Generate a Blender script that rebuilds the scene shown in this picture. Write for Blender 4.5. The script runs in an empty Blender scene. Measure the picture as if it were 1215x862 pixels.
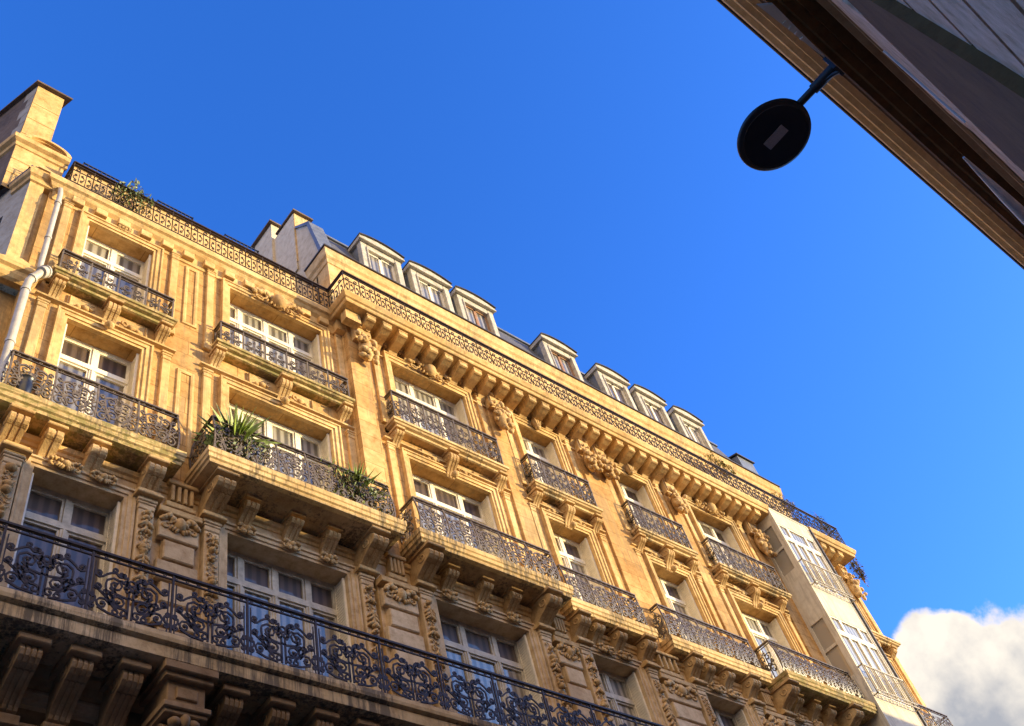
import bpy, math, random
from mathutils import Vector, Matrix
S=bpy.context.scene; COL=S.collection
R=math.radians; PI=math.pi

# ------------------------------------------------------------------ materials
def newmat(name):
    m=bpy.data.materials.new(name); m.use_nodes=True
    nt=m.node_tree; b=nt.nodes['Principled BSDF']; return m,nt,b
def N(nt,t,**kw):
    n=nt.nodes.new(t)
    for k,v in kw.items():
        if hasattr(n,k) and not isinstance(v,tuple): setattr(n,k,v)
    return n
def coords(nt,scale=(1,1,1),rot=(0,0,0)):
    tc=nt.nodes.new('ShaderNodeTexCoord'); mp=nt.nodes.new('ShaderNodeMapping')
    mp.inputs['Scale'].default_value=scale; mp.inputs['Rotation'].default_value=rot
    nt.links.new(tc.outputs['Object'],mp.inputs[0]); return mp.outputs[0]
def noise(nt,vec,scale,detail=4,rough=.6):
    n=nt.nodes.new('ShaderNodeTexNoise'); n.inputs['Scale'].default_value=scale
    n.inputs['Detail'].default_value=detail; n.inputs['Roughness'].default_value=rough
    nt.links.new(vec,n.inputs['Vector']); return n.outputs['Fac']
def ramp(nt,fac,stops):
    r=nt.nodes.new('ShaderNodeValToRGB'); e=r.color_ramp.elements
    while len(e)<len(stops): e.new(.5)
    for el,(p,c) in zip(e,stops): el.position=p; el.color=(*c,1)
    nt.links.new(fac,r.inputs[0]); return r.outputs[0]
def mix(nt,fac,a,b,mode='MIX'):
    m=nt.nodes.new('ShaderNodeMix'); m.data_type='RGBA'; m.blend_type=mode
    for s,v in ((0,fac),(6,a),(7,b)):
        if isinstance(v,(int,float)): m.inputs[s].default_value=v
        elif isinstance(v,tuple): m.inputs[s].default_value=(*v,1)
        else: nt.links.new(v,m.inputs[s])
    return m.outputs[2]
def bump(nt,b,h,strength=.3,dist=.01):
    n=nt.nodes.new('ShaderNodeBump'); n.inputs['Strength'].default_value=strength
    n.inputs['Distance'].default_value=dist
    nt.links.new(h,n.inputs['Height']); nt.links.new(n.outputs[0],b.inputs['Normal'])

def stone(name,c1,c2,c3,joints=False,streak=0.0,grime=(.10,.08,.055),bumps=.35,moss=None,mott=.55):
    m,nt,b=newmat(name); v=coords(nt)
    n1=noise(nt,v,.55,5); n2=noise(nt,v,5.5,6,.7); n3=noise(nt,v,38,3)
    col=ramp(nt,n1,[(.32,c1),(.52,c2),(.7,c3)])
    lo=ramp(nt,n2,[(.28,(.50,.39,.25)),(.48,(.86,.80,.70)),(.70,(1.10,1.08,1.04))])
    col=mix(nt,mott,col,lo,'MULTIPLY')
    h=n3
    if joints:
        vv=coords(nt,(1,1,1),(R(90),0,0))
        br=nt.nodes.new('ShaderNodeTexBrick'); nt.links.new(vv,br.inputs['Vector'])
        br.inputs['Color1'].default_value=(1,1,1,1); br.inputs['Color2'].default_value=(.66,.62,.55,1)
        br.inputs['Mortar'].default_value=(.36,.29,.20,1); br.inputs['Scale'].default_value=1
        br.inputs['Mortar Size'].default_value=.009; br.inputs['Brick Width'].default_value=1.02
        br.inputs['Row Height'].default_value=.42; br.inputs['Bias'].default_value=-.1
        col=mix(nt,.75,col,br.outputs['Color'],'MULTIPLY')
    if streak>0:
        vs=coords(nt,(9,9,.55)); s=noise(nt,vs,1.6,6,.75); s2=noise(nt,coords(nt,(.8,.8,.3)),1.2,3)
        k=nt.nodes.new('ShaderNodeMath'); k.operation='MULTIPLY'; nt.links.new(s,k.inputs[0]); nt.links.new(s2,k.inputs[1])
        f=ramp(nt,k.outputs[0],[(.25,(0,0,0)),(.33,(streak,)*3)])
        col=mix(nt,f,col,grime)
    if moss:
        f2=ramp(nt,noise(nt,coords(nt,(3,3,6)),2.2,5,.7),[(.46,(0,0,0)),(.56,(.8,)*3)])
        col=mix(nt,f2,col,moss)
    nt.links.new(col,b.inputs['Base Color']); b.inputs['Roughness'].default_value=.88
    b.inputs['Specular IOR Level'].default_value=.25
    a=nt.nodes.new('ShaderNodeMath'); a.operation='ADD'; nt.links.new(n2,a.inputs[0]); nt.links.new(n3,a.inputs[1])
    bump(nt,b,a.outputs[0],bumps,.012)
    return m
M={}
M['wall']=stone('limestone_wall',(.50,.29,.11),(.64,.40,.17),(.72,.50,.26),joints=True,streak=.5,grime=(.20,.15,.09),mott=.95)
M['stone']=stone('limestone_trim',(.56,.36,.15),(.67,.46,.22),(.75,.56,.32),streak=.45,grime=(.20,.15,.09),mott=.85)
M['carved']=stone('carved_limestone',(.44,.28,.13),(.58,.40,.20),(.68,.50,.29),bumps=.7,mott=.9)
M['slab']=stone('weathered_balcony_stone',(.50,.35,.17),(.64,.47,.26),(.70,.54,.33),streak=.85,mott=.8)
M['slabmoss']=stone('mossy_balcony_stone',(.48,.35,.18),(.56,.42,.22),(.60,.46,.26),streak=.8,moss=(.20,.17,.055),mott=.8)
M['lowstone']=stone('grey_lower_limestone',(.48,.34,.20),(.60,.45,.28),(.68,.54,.37),joints=False,mott=.8)
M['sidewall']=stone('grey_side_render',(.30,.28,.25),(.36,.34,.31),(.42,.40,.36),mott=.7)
M['party']=stone('pale_party_wall_render',(.58,.50,.38),(.64,.56,.43),(.68,.60,.48),mott=.6)
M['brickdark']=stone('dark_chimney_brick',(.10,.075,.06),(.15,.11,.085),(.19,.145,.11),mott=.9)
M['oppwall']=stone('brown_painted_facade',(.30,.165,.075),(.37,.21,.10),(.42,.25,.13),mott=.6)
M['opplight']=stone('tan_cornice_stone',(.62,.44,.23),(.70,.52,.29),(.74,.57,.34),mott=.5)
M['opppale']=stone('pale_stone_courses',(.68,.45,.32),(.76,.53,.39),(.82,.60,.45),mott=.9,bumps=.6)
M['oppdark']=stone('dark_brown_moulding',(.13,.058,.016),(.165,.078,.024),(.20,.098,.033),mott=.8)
M['shadegrime']=stone('shaded_grimy_limestone',(.26,.165,.085),(.35,.23,.12),(.42,.29,.165),mott=.8)  # grime plus shade under the long balcony, both put into the darker colour
def plain(name,c,rough=.5,metal=0,var=.25,sc=6,spec=.5,bmp=.1):
    m,nt,b=newmat(name); n=noise(nt,coords(nt),sc,5,.65)
    lo=tuple(x*(1-var) for x in c); hi=tuple(min(1,x*(1+var*.5)) for x in c)
    nt.links.new(ramp(nt,n,[(.3,lo),(.65,hi)]),b.inputs['Base Color'])
    b.inputs['Roughness'].default_value=rough; b.inputs['Metallic'].default_value=metal
    b.inputs['Specular IOR Level'].default_value=spec
    bump(nt,b,n,bmp,.01); return m
M['iron']=plain('wrought_iron',(.050,.032,.019),.5,0,.5,18,.3)
M['ironsunlit']=plain('sunlit_grey_iron',(.13,.098,.066),.42,0,.6,14,.45,.3)  # lighter copy of the iron: sunlight on the upper railings put into its colour
M['railcream']=plain('cream_rail',(.42,.35,.24),.5)
M['ironblue']=plain('blue_black_rail',(.03,.035,.06),.5)
M['zinc']=plain('zinc_sheet',(.19,.20,.22),.45,.3,.4,3)
M['slate']=plain('slate_roof',(.10,.095,.10),.6,0,.4,8)
M['zincdark']=plain('dark_zinc_edge',(.07,.06,.055),.5,.2,.3,6)
M['white']=plain('white_paint',(.80,.73,.60),.45,0,.14,9)
M['whiteold']=plain('aged_white_paint',(.48,.43,.35),.6,0,.35,7)
M['shutter']=plain('ivory_shutter',(.80,.72,.58),.5,0,.15,7)
M['wood']=plain('brown_window_wood',(.33,.17,.08),.5,0,.3,9)
M['pipe']=plain('grey_white_pipe',(.46,.42,.37),.5,.0,.2,5)
M['cream']=stone('cream_metal_panel',(.58,.54,.46),(.65,.61,.53),(.69,.65,.57),streak=.4,grime=(.25,.22,.17),mott=.35,bumps=.05)
M['lampmetal']=plain('dark_lamp_metal',(.018,.014,.015),.45,0,.3,8)
M['lampglass']=plain('grey_lamp_lens',(.42,.36,.34),.35,0,.2,60)
M['terracotta']=plain('terracotta_pot',(.35,.16,.08),.8)
M['blackpot']=plain('black_pot',(.012,.012,.013),.35)
M['asphalt']=plain('asphalt',(.05,.05,.052),.9,0,.3,20)
M['paving']=plain('paving_stone',(.28,.27,.25),.85,0,.3,8)
M['paintline']=plain('road_paint',(.75,.75,.72),.7)
M['bluegrey']=plain('blue_grey_metal',(.66,.68,.72),.35,.2,.2,4)
def leaf(name,c):
    m,nt,b=newmat(name)
    oi=nt.nodes.new('ShaderNodeTexNoise'); oi.inputs['Scale'].default_value=9
    nt.links.new(coords(nt),oi.inputs['Vector'])
    nt.links.new(ramp(nt,oi.outputs['Fac'],[(.3,tuple(x*.5 for x in c)),(.7,tuple(min(1,x*1.5) for x in c))]),b.inputs['Base Color'])
    b.inputs['Roughness'].default_value=.5
    b.inputs['Transmission Weight'].default_value=0
    try:
        b.inputs['Subsurface Weight'].default_value=0
    except Exception: pass
    return m
M['leaf']=leaf('green_leaf',(.10,.13,.03)); M['yucca']=leaf('yucca_leaf',(.20,.27,.04)); M['dryleaf']=leaf('olive_leaf',(.24,.21,.05))
# window panes: dark room with curtains behind a reflecting surface
def pane(name,c1,c2,refl,scale=16):
    m,nt,b=newmat(name)
    v=coords(nt,(1,1,.08)); w=nt.nodes.new('ShaderNodeTexWave'); w.inputs['Scale'].default_value=scale*.12
    w.inputs['Distortion'].default_value=3; w.inputs['Detail'].default_value=2; nt.links.new(v,w.inputs['Vector'])
    col=ramp(nt,w.outputs['Fac'],[(.2,c1),(.8,c2)]); nt.links.new(col,b.inputs['Base Color'])
    b.inputs['Roughness'].default_value=.5
    g=nt.nodes.new('ShaderNodeBsdfGlossy'); g.inputs['Roughness'].default_value=.03
    g.inputs['Color'].default_value=(1,.88,.70,1)
    n=noise(nt,coords(nt),1.4,2); bp=nt.nodes.new('ShaderNodeBump'); bp.inputs['Strength'].default_value=.12; bp.inputs['Distance'].default_value=.02
    nt.links.new(n,bp.inputs['Height']); nt.links.new(bp.outputs[0],g.inputs['Normal'])
    fr=nt.nodes.new('ShaderNodeFresnel'); fr.inputs['IOR'].default_value=1.5
    mm=nt.nodes.new('ShaderNodeMath'); mm.operation='ADD'; mm.inputs[1].default_value=refl; mm.use_clamp=True
    nt.links.new(fr.outputs[0],mm.inputs[0])
    ms=nt.nodes.new('ShaderNodeMixShader'); nt.links.new(mm.outputs[0],ms.inputs[0])
    nt.links.new(b.outputs[0],ms.inputs[1]); nt.links.new(g.outputs[0],ms.inputs[2])
    nt.links.new(ms.outputs[0],nt.nodes['Material Output'].inputs['Surface']); return m
M['glass']=pane('sky_reflecting_pane',(.07,.06,.05),(.22,.20,.17),.10)
M['glassdark']=pane('dark_curtained_pane',(.035,.022,.016),(.09,.06,.045),.015)
M['glasscurt']=pane('net_curtained_pane',(.10,.09,.075),(.34,.31,.26),.05)

# ------------------------------------------------------------------ mesh builder
class MB:
    def __init__(s): s.v=[]; s.f=[]; s.sm=[]
    def add(s,vs,fs,smooth=False):
        o=len(s.v); s.v+= [tuple(p) for p in vs]; s.f+=[tuple(i+o for i in f) for f in fs]; s.sm+=[smooth]*len(fs)
    def box(s,x0,x1,y0,y1,z0,z1):
        if x0>x1: x0,x1=x1,x0
        if y0>y1: y0,y1=y1,y0
        if z0>z1: z0,z1=z1,z0
        s.add([(x0,y0,z0),(x1,y0,z0),(x1,y1,z0),(x0,y1,z0),(x0,y0,z1),(x1,y0,z1),(x1,y1,z1),(x0,y1,z1)],
              [(0,3,2,1),(4,5,6,7),(0,1,5,4),(1,2,6,5),(2,3,7,6),(3,0,4,7)])
    def cbox(s,x0,x1,y0,y1,z0,z1,c=.012):     # box whose front (-Y) face edges are chamfered
        s.add([(x0,y1,z0),(x1,y1,z0),(x1,y1,z1),(x0,y1,z1),(x0,y0+c,z0),(x1,y0+c,z0),(x1,y0+c,z1),(x0,y0+c,z1),
               (x0+c,y0,z0+c),(x1-c,y0,z0+c),(x1-c,y0,z1-c),(x0+c,y0,z1-c)],
              [(0,3,2,1),(0,1,5,4),(1,2,6,5),(2,3,7,6),(3,0,4,7),(4,5,9,8),(5,6,10,9),(6,7,11,10),(7,4,8,11),(8,9,10,11)])
    def prism_x(s,prof,x0,x1,smooth=False):   # prof in (y,z), extruded along x
        n=len(prof); vs=[(x0,y,z) for y,z in prof]+[(x1,y,z) for y,z in prof]
        s.add(vs,[(i,(i+1)%n,(i+1)%n+n,i+n) for i in range(n)],smooth)
        s.add(vs,[tuple(range(n-1,-1,-1)),tuple(range(n,2*n))])
    def sweep(s,path,prof,cap=True):          # path (x,y) list; prof (outward d, z); outward = right of travel
        n=len(path); k=len(prof); rings=[]
        for i,(x,y) in enumerate(path):
            def nrm(a,b):
                dx,dy=b[0]-a[0],b[1]-a[1]; l=math.hypot(dx,dy); return (dy/l,-dx/l)
            if i==0: m=nrm(path[0],path[1]); q=1
            elif i==n-1: m=nrm(path[-2],path[-1]); q=1
            else:
                a=nrm(path[i-1],path[i]); b=nrm(path[i],path[i+1]); m=(a[0]+b[0],a[1]+b[1]); l=math.hypot(*m)
                m=(m[0]/l,m[1]/l); q=1/max(.3,m[0]*a[0]+m[1]*a[1])
            rings.append([(x+m[0]*d*q,y+m[1]*d*q,z) for d,z in prof])
        vs=[p for r in rings for p in r]
        fs=[(i*k+j,(i+1)*k+j,(i+1)*k+j+1,i*k+j+1) for i in range(n-1) for j in range(k-1)]
        s.add(vs,fs)
        if cap:
            s.add([r[0] for r in rings],[tuple(range(n-1,-1,-1))]); s.add([r[-1] for r in rings],[tuple(range(n))])
            for r in (rings[0],rings[-1]): s.add(r+[(r[0][0]*.0+path[0 if r is rings[0] else -1][0],path[0 if r is rings[0] else -1][1],r[-1][2]),(path[0 if r is rings[0] else -1][0],path[0 if r is rings[0] else -1][1],r[0][2])],[tuple(range(k+2))])
    def frame(s,x0,x1,z0,z1,Y,prof):          # rectangular picture-frame moulding on a wall facing -Y; prof (outward o, protrusion p)
        k=len(prof); vs=[]
        for o,p in prof: vs+=[(x0-o,Y-p,z0-o),(x1+o,Y-p,z0-o),(x1+o,Y-p,z1+o),(x0-o,Y-p,z1+o)]
        fs=[]
        for j in range(k-1):
            for i in range(4): fs.append((j*4+i,j*4+(i+1)%4,(j+1)*4+(i+1)%4,(j+1)*4+i))
        s.add(vs,fs)
    def tube(s,pts,r,seg=8,cap=True,rs=None):
        vs=[];n=len(pts); pts=[Vector(p) for p in pts]; up=None
        for i,p in enumerate(pts):
            t=(pts[min(i+1,n-1)]-pts[max(i-1,0)]).normalized()
            if up is None: up=t.orthogonal().normalized()
            up=(up-t*up.dot(t)).normalized(); w=t.cross(up); rr=rs[i] if rs else r
            for j in range(seg): a=2*PI*j/seg; vs.append(p+up*math.cos(a)*rr+w*math.sin(a)*rr)
        fs=[(i*seg+j,i*seg+(j+1)%seg,(i+1)*seg+(j+1)%seg,(i+1)*seg+j) for i in range(n-1) for j in range(seg)]
        s.add(vs,fs,True)
        if cap: s.add(vs,[tuple(range(seg-1,-1,-1)),tuple(range((n-1)*seg,n*seg))])
    def blob(s,c,r,seg=6,ring=4,rot=0):
        vs=[];cx,cy,cz=c;rx,ry,rz=r; ca,sa=math.cos(rot),math.sin(rot)
        for i in range(ring+1):
            ph=PI*i/ring
            for j in range(seg):
                th=2*PI*j/seg; x=math.sin(ph)*math.cos(th)*rx; y=math.sin(ph)*math.sin(th)*ry; z=math.cos(ph)*rz
                vs.append((cx+x*ca-z*sa,cy+y,cz+x*sa+z*ca))
        s.add(vs,[(i*seg+j,(i+1)*seg+j,(i+1)*seg+(j+1)%seg,i*seg+(j+1)%seg) for i in range(ring) for j in range(seg)],True)
    def curl(s,cx,cz,Y,r0,r1,a0,a1,thick,prot,n=16):  # half-round carved spiral on a wall
        pts=[];rs=[]
        for i in range(n):
            t=i/(n-1); r=r0+(r1-r0)*t; a=a0+(a1-a0)*t
            pts.append((cx+math.cos(a)*r,Y-prot,cz+math.sin(a)*r)); rs.append(thick*(.55+.45*math.sin(PI*min(1,t*1.1+.1))))
        s.tube(pts,thick,5,True,rs)
    def ribbon(s,pts,fn,w,d):                 # pts in (u,v); fn maps (u,v,n)->xyz, n out of plane
        n=len(pts); vs=[]
        for i,(u,v) in enumerate(pts):
            a=pts[max(i-1,0)]; b=pts[min(i+1,n-1)]; tx,tz=b[0]-a[0],b[1]-a[1]; l=math.hypot(tx,tz) or 1; nx,nz=-tz/l,tx/l
            for sa,sb in ((1,1),(1,-1),(-1,-1),(-1,1)): vs.append(fn(u+nx*w/2*sa,v+nz*w/2*sa,d/2*sb))
        fs=[(i*4+j,i*4+(j+1)%4,(i+1)*4+(j+1)%4,(i+1)*4+j) for i in range(n-1) for j in range(4)]
        fs+=[(0,1,2,3),((n-1)*4+3,(n-1)*4+2,(n-1)*4+1,(n-1)*4)]
        s.add(vs,fs)
    def build(s,name,mat,parent=None,base=None):
        me=bpy.data.meshes.new(name); me.from_pydata(s.v,[],s.f); me.update()
        me.polygons.foreach_set('use_smooth',s.sm)
        me.materials.append(M[mat] if isinstance(mat,str) else mat)
        o=bpy.data.objects.new(name,me); COL.objects.link(o)
        if parent is not None:
            o.parent=parent
            p=parent; off=Vector((0,0,0))
            while p is not None: off+=p.location; p=p.parent
            o.location=-off
        elif base is not None:
            me.transform(Matrix.Translation(-Vector(base))); o.location=base
        return o
def empty(name,loc,label,cat,group=None):
    e=bpy.data.objects.new(name,None); COL.objects.link(e); e.location=loc; e.empty_display_size=.3
    e['label']=label; e['category']=cat
    if group: e['group']=group
    return e
def tag(o,label,cat,group=None):
    o['label']=label; o['category']=cat
    if group: o['group']=group
    return o
def structure(o): o['kind']='structure'; return o

# ------------------------------------------------------------------ setting
GZ=-1.6
g=MB(); g.box(-1500,1500,-1500,1500,GZ-.6,GZ-.12); structure(g.build('ground','paving'))
g=MB(); g.box(-60,90,1.4,8.6,GZ-.116,GZ-.112); structure(g.build('road','asphalt'))
for y0,y1 in ((-.596,1.4),(8.6,10.5)):
    g=MB(); g.box(-60,90,y0,y1,GZ-.115,GZ); structure(g.build('pavement','paving'))

# ------------------------------------------------------------------ main building
WL,WR=10.72,10.6
B=empty('apartment_building',(15,10.6,GZ),'golden limestone apartment building with rows of iron balconies and a dormered roof','building')
# bays: x0,x1 of opening, wall plane, columns of the window
BAYS=[(2.87,4.22,WL,2),(5.92,8.17,WL,4),(9.95,12.14,WR,3),(13.8,15.08,WR,2),(17.16,18.47,WR,2),(20.22,22.05,WR,3),(26.0,27.3,WR,2)]
ROWS=[(3.2,7.95),(8.72,11.78),(12.72,15.5),(16.32,18.87)]
def wall_panel(mb,x0,x1,z0,z1,Y,ops,depth=.46):
    xs=sorted({x0,x1}|{o[0] for o in ops}|{o[1] for o in ops}); zs=sorted({z0,z1}|{o[2] for o in ops}|{o[3] for o in ops})
    for i in range(len(xs)-1):
        for j in range(len(zs)-1):
            cx=(xs[i]+xs[i+1])/2; cz=(zs[j]+zs[j+1])/2
            if any(o[0]<cx<o[1] and o[2]<cz<o[3] for o in ops): continue
            mb.add([(xs[i],Y,zs[j]),(xs[i+1],Y,zs[j]),(xs[i+1],Y,zs[j+1]),(xs[i],Y,zs[j+1])],[(0,1,2,3)])
    for a,b,c,d in ops:
        y1=Y+depth
        mb.add([(a,Y,c),(a,y1,c),(a,y1,d),(a,Y,d)],[(0,1,2,3)]); mb.add([(b,Y,c),(b,y1,c),(b,y1,d),(b,Y,d)],[(3,2,1,0)])
        mb.add([(a,Y,d),(a,y1,d),(b,y1,d),(b,Y,d)],[(0,1,2,3)]); mb.add([(a,Y,c),(a,y1,c),(b,y1,c),(b,Y,c)],[(3,2,1,0)])
def ops_for(x0,x1,rows,Y):
    return [(a,b,r[0],r[1]) for a,b,y,_ in BAYS if x0<a<x1 and y==Y for r in rows]
# upper wall (rows 2,3) and lower wall (rows 0,1) for both blocks
for (x0,x1,Y) in ((2.05,8.7,WL),(8.7,23.45,WR),(25.35,27.9,WR)):
    w=MB(); wall_panel(w,x0,x1,12.3,19.6,Y,ops_for(x0,x1,ROWS[2:],Y)); w.build('wall','wall',B)
    w=MB(); wall_panel(w,x0,x1,8.5,12.3,Y,ops_for(x0,x1,ROWS[1:2],Y)); w.build('wall','lowstone',B)
    w=MB(); wall_panel(w,x0,x1,GZ,8.5,Y,ops_for(x0,x1,ROWS[:1],Y)); w.build('wall','shadegrime',B)
# corner strip with recess, right end, step between blocks, back
w=MB(); wall_panel(w,1.66,2.05,GZ,15.9,WL+.26,[]); w.build('wall','stone',B); w=MB(); wall_panel(w,1.66,1.93,16.1,19.6,WL-.02,[])
wall_panel(w,1.93,2.05,16.1,19.6,WL+.10,[])
for x,y0,y1,z0,z1,fl in ((2.05,WL,WL+.26,GZ,15.9,0),(1.93,WL-.02,WL+.10,16.1,19.6,0),(2.05,WL,WL+.10,15.9,19.6,1),(8.7,WR,WL,GZ,19.6,0),(27.9,WR,WR+8,GZ,19.6,0)):
    w.add([(x,y0,z0),(x,y1,z0),(x,y1,z1),(x,y0,z1)],[(0,1,2,3)])
w.build('wall','stone',B)
# oblique side wall towards the side street, with window openings shown as dark recesses
sx,sy=-.31,.95
def sp(t,z,o=0): return (1.66+sx*t-sy*o,WL-.02+sy*t+sx*o,z)
w=MB()
ts=[0,.55,1.35,3.2,4.0,9]; zs=[GZ,9,11.6,13,15.2,16.6,18.55,19.75]
for i in range(len(ts)-1):
    for j in range(len(zs)-1):
        if i in (1,3) and j in (1,3,5): continue
        w.add([sp(ts[i],zs[j]),sp(ts[i+1],zs[j]),sp(ts[i+1],zs[j+1]),sp(ts[i],zs[j+1])],[(3,2,1,0)])
for i in (1,3):
    for j in (1,3,5):
        a,b,c,d=ts[i],ts[i+1],zs[j],zs[j+1]
        for q in ([(a,c,0),(a,d,0),(a,d,-.3),(a,c,-.3)],[(b,c,0),(b,d,0),(b,d,-.3),(b,c,-.3)],[(a,d,0),(b,d,0),(b,d,-.3),(a,d,-.3)],[(a,c,0),(b,c,0),(b,c,-.3),(a,c,-.3)]):
            w.add([sp(*p) for p in q],[(0,1,2,3)])
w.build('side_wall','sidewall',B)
for i in (1,3):
    for j in (1,3,5):
        a,b,c,d=ts[i],ts[i+1],zs[j],zs[j+1]; q=MB()
        q.add([sp(a,c,-.28),sp(b,c,-.28),sp(b,d,-.28),sp(a,d,-.28)],[(3,2,1,0)]); wo=q.build('window','glassdark',B)
cp=MB(); cp.add([sp(-.03,19.75,.08),sp(9,19.75,.08),sp(9,19.75,-.3),sp(-.03,19.75,-.3),sp(-.03,19.81,.08),sp(9,19.81,.08),sp(9,19.81,-.3),sp(-.03,19.81,-.3)],[(0,1,2,3),(7,6,5,4),(0,4,5,1),(0,3,7,4)]); cp.build('coping','zincdark',B)

# string courses, bands
def course(name,x0,x1,Y,z,prof,mat='stone',ret=True):
    mb=MB(); path=[(x0,Y),(x1,Y)] if not ret else [(x0,Y+.02),(x0,Y),(x1,Y),(x1,Y+.02)]
    mb.sweep([(x0,Y),(x1,Y)],[(d,z+h) for d,h in prof]); return mb.build(name,mat,B)
BAND=[(0,-.14),(.025,-.13),(.03,-.07),(.07,-.05),(.085,0),(.085,.03),(0,.05)]
# ---- window + surround
rnd=random.Random(5)
def window(x0,x1,z0,z1,Y,cols,row,i):
    yg=Y+.34; w=MB(); fw=.055
    frame_mat='white' if row==3 else ('whiteold' if row<2 else 'white')
    w.box(x0,x0+fw,yg-.03,yg+.06,z0,z1); w.box(x1-fw,x1,yg-.03,yg+.06,z0,z1)
    w.box(x0+fw,x1-fw,yg-.03,yg+.06,z1-.075,z1); w.box(x0+fw,x1-fw,yg-.03,yg+.06,z0,z0+.12)
    zt=z1-.62 if row!=3 else z1-.60
    w.box(x0+fw,x1-fw,yg-.05,yg+.05,zt-.055,zt+.055)
    if cols==2: cs=[x0+fw,(x0+x1)/2,x1-fw]
    elif cols==3: cs=[x0+fw,x0+fw+(x1-x0-2*fw)*.36,x0+fw+(x1-x0-2*fw)*.72,x1-fw]
    else:
        L=x1-x0-2*fw; cs=[x0+fw,x0+fw+L*.17,x0+fw+L*.46,x0+fw+L*.75,x1-fw]
    for k,c in enumerate(cs[1:-1]):
        w.box(c-.05,c+.05,yg-.04,yg+.05,z0+.12,zt-.055); w.box(c-.045,c+.045,yg-.038,yg+.05,zt+.055,z1-.075)
        if k<9: w.box(c-.014,c+.014,yg-.06,yg-.04,z0+.12,zt-.05)
    for a,b in zip(cs[:-1],cs[1:]):      # sash stiles around each leaf
        a2=a+(.05 if a!=cs[0] else 0); b2=b-(.05 if b!=cs[-1] else 0)
        for (p,q) in ((z0+.12,zt-.055),(zt+.055,z1-.075)):
            w.box(a2,a2+.035,yg-.02,yg+.04,p,q); w.box(b2-.035,b2,yg-.02,yg+.04,p,q)
            w.box(a2+.035,b2-.035,yg-.02,yg+.04,p,p+.04); w.box(a2+.035,b2-.035,yg-.02,yg+.04,q-.04,q)
        if zt-z0>1.6: w.box(a2+.035,b2-.035,yg-.015,yg+.035,z0+.12,z0+.55)
    wo=w.build('window',frame_mat,B)
    lo={1:'glass',2:'glass',3:'glasscurt',0:'glassdark'}[row]; up={1:'glassdark',2:'glassdark',3:'glasscurt',0:'glassdark'}[row]
    if row==1 and i==0: lo='glassdark'
    if row==2 and i in (3,4): lo='glasscurt'
    if row==2 and i in (1,5): up='glasscurt'
    if row==3 and i in (0,): lo='glass'
    if row==3 and i in (4,5): up='glassdark'
    if row==1 and i==3: lo=up='glasscurt'
    p=MB(); p.add([(x0,yg+.015,z0),(x1,yg+.015,z0),(x1,yg+.015,zt),(x0,yg+.015,zt)],[(0,1,2,3)]); p.build('lower_pane',lo,wo)
    p=MB(); p.add([(x0,yg+.015,zt),(x1,yg+.015,zt),(x1,yg+.015,z1),(x0,yg+.015,z1)],[(0,1,2,3)]); p.build('transom_pane',up,wo)
    # folded shutter leaves lying against both reveals
    def shutter(x,sgn,yy0,yy1):
        s=MB(); s.box(x,x+sgn*.03,yy0,yy1,z0+.02,z1-.04)
        s.box(x+sgn*.03,x+sgn*.045,yy0,yy0+.035,z0+.02,z1-.04); s.box(x+sgn*.03,x+sgn*.045,yy1-.035,yy1,z0+.02,z1-.04)
        zz=z0+.1
        while zz<z1-.1: s.box(x+sgn*.03,x+sgn*.04,yy0+.035,yy1-.035,zz,zz+.02); zz+=.055
        s.build('shutter','shutter',wo)
    shutter(x0+.008,1,Y+.06,Y+.17); shutter(x1-.008,-1,Y+.055,Y+.33)
    return wo
def surround(x0,x1,z0,z1,Y,row):
    s=MB(); prof=[(-.005,-.05),(-.005,.035),(.055,.035),(.06,.06),(.14,.06),(.15,.085),(.185,.085),(.19,0)] if row>1 else [(-.005,-.05),(-.005,.03),(.05,.03),(.055,.055),(.12,.06),(.13,.09),(.165,.09),(.17,0)]
    k=len(prof); vs=[]
    for o,p in prof: vs+=[(x0-o,Y-p,z0),(x1+o,Y-p,z0),(x1+o,Y-p,z1+o),(x0-o,Y-p,z1+o)]
    fs=[(j*4+i,j*4+(i+1)%4,(j+1)*4+(i+1)%4,(j+1)*4+i) for j in range(k-1) for i in (1,2,3)]
    s.add(vs,fs); s.build('window_surround','stone' if row>1 else 'lowstone',B)
def ornament(mb,cx,cz,Y,w,h,seed=0,dense=1.0):
    r=random.Random(seed); 
    mb.blob((cx,Y-.03,cz),(w*.16,.09,h*.32),8,5)
    for sgn in (-1,1):
        mb.curl(cx+sgn*w*.27,cz+h*.14,Y,.015,w*.15,0,sgn*5.2+ (0 if sgn>0 else PI),.028,.03)
        mb.curl(cx+sgn*w*.38,cz-h*.16,Y,.012,w*.11,PI/2,PI/2-sgn*5,.024,.025)
        for k in range(int(7*dense)):
            t=(k+.5)/(7*dense); mb.blob((cx+sgn*w*(.12+.38*t),Y-.03-.03*r.random(),cz+h*(.3-.55*abs(t-.45)+.12*(r.random()-.5))),(.05*w+.02,.045,.1*h+.015),6,3,sgn*(.4+r.random()))
        for k in range(3): mb.blob((cx+sgn*w*(.08+.07*k),Y-.04,cz-h*(.34-.05*k)),(.03,.04,.05),6,3,sgn*.5)
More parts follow.
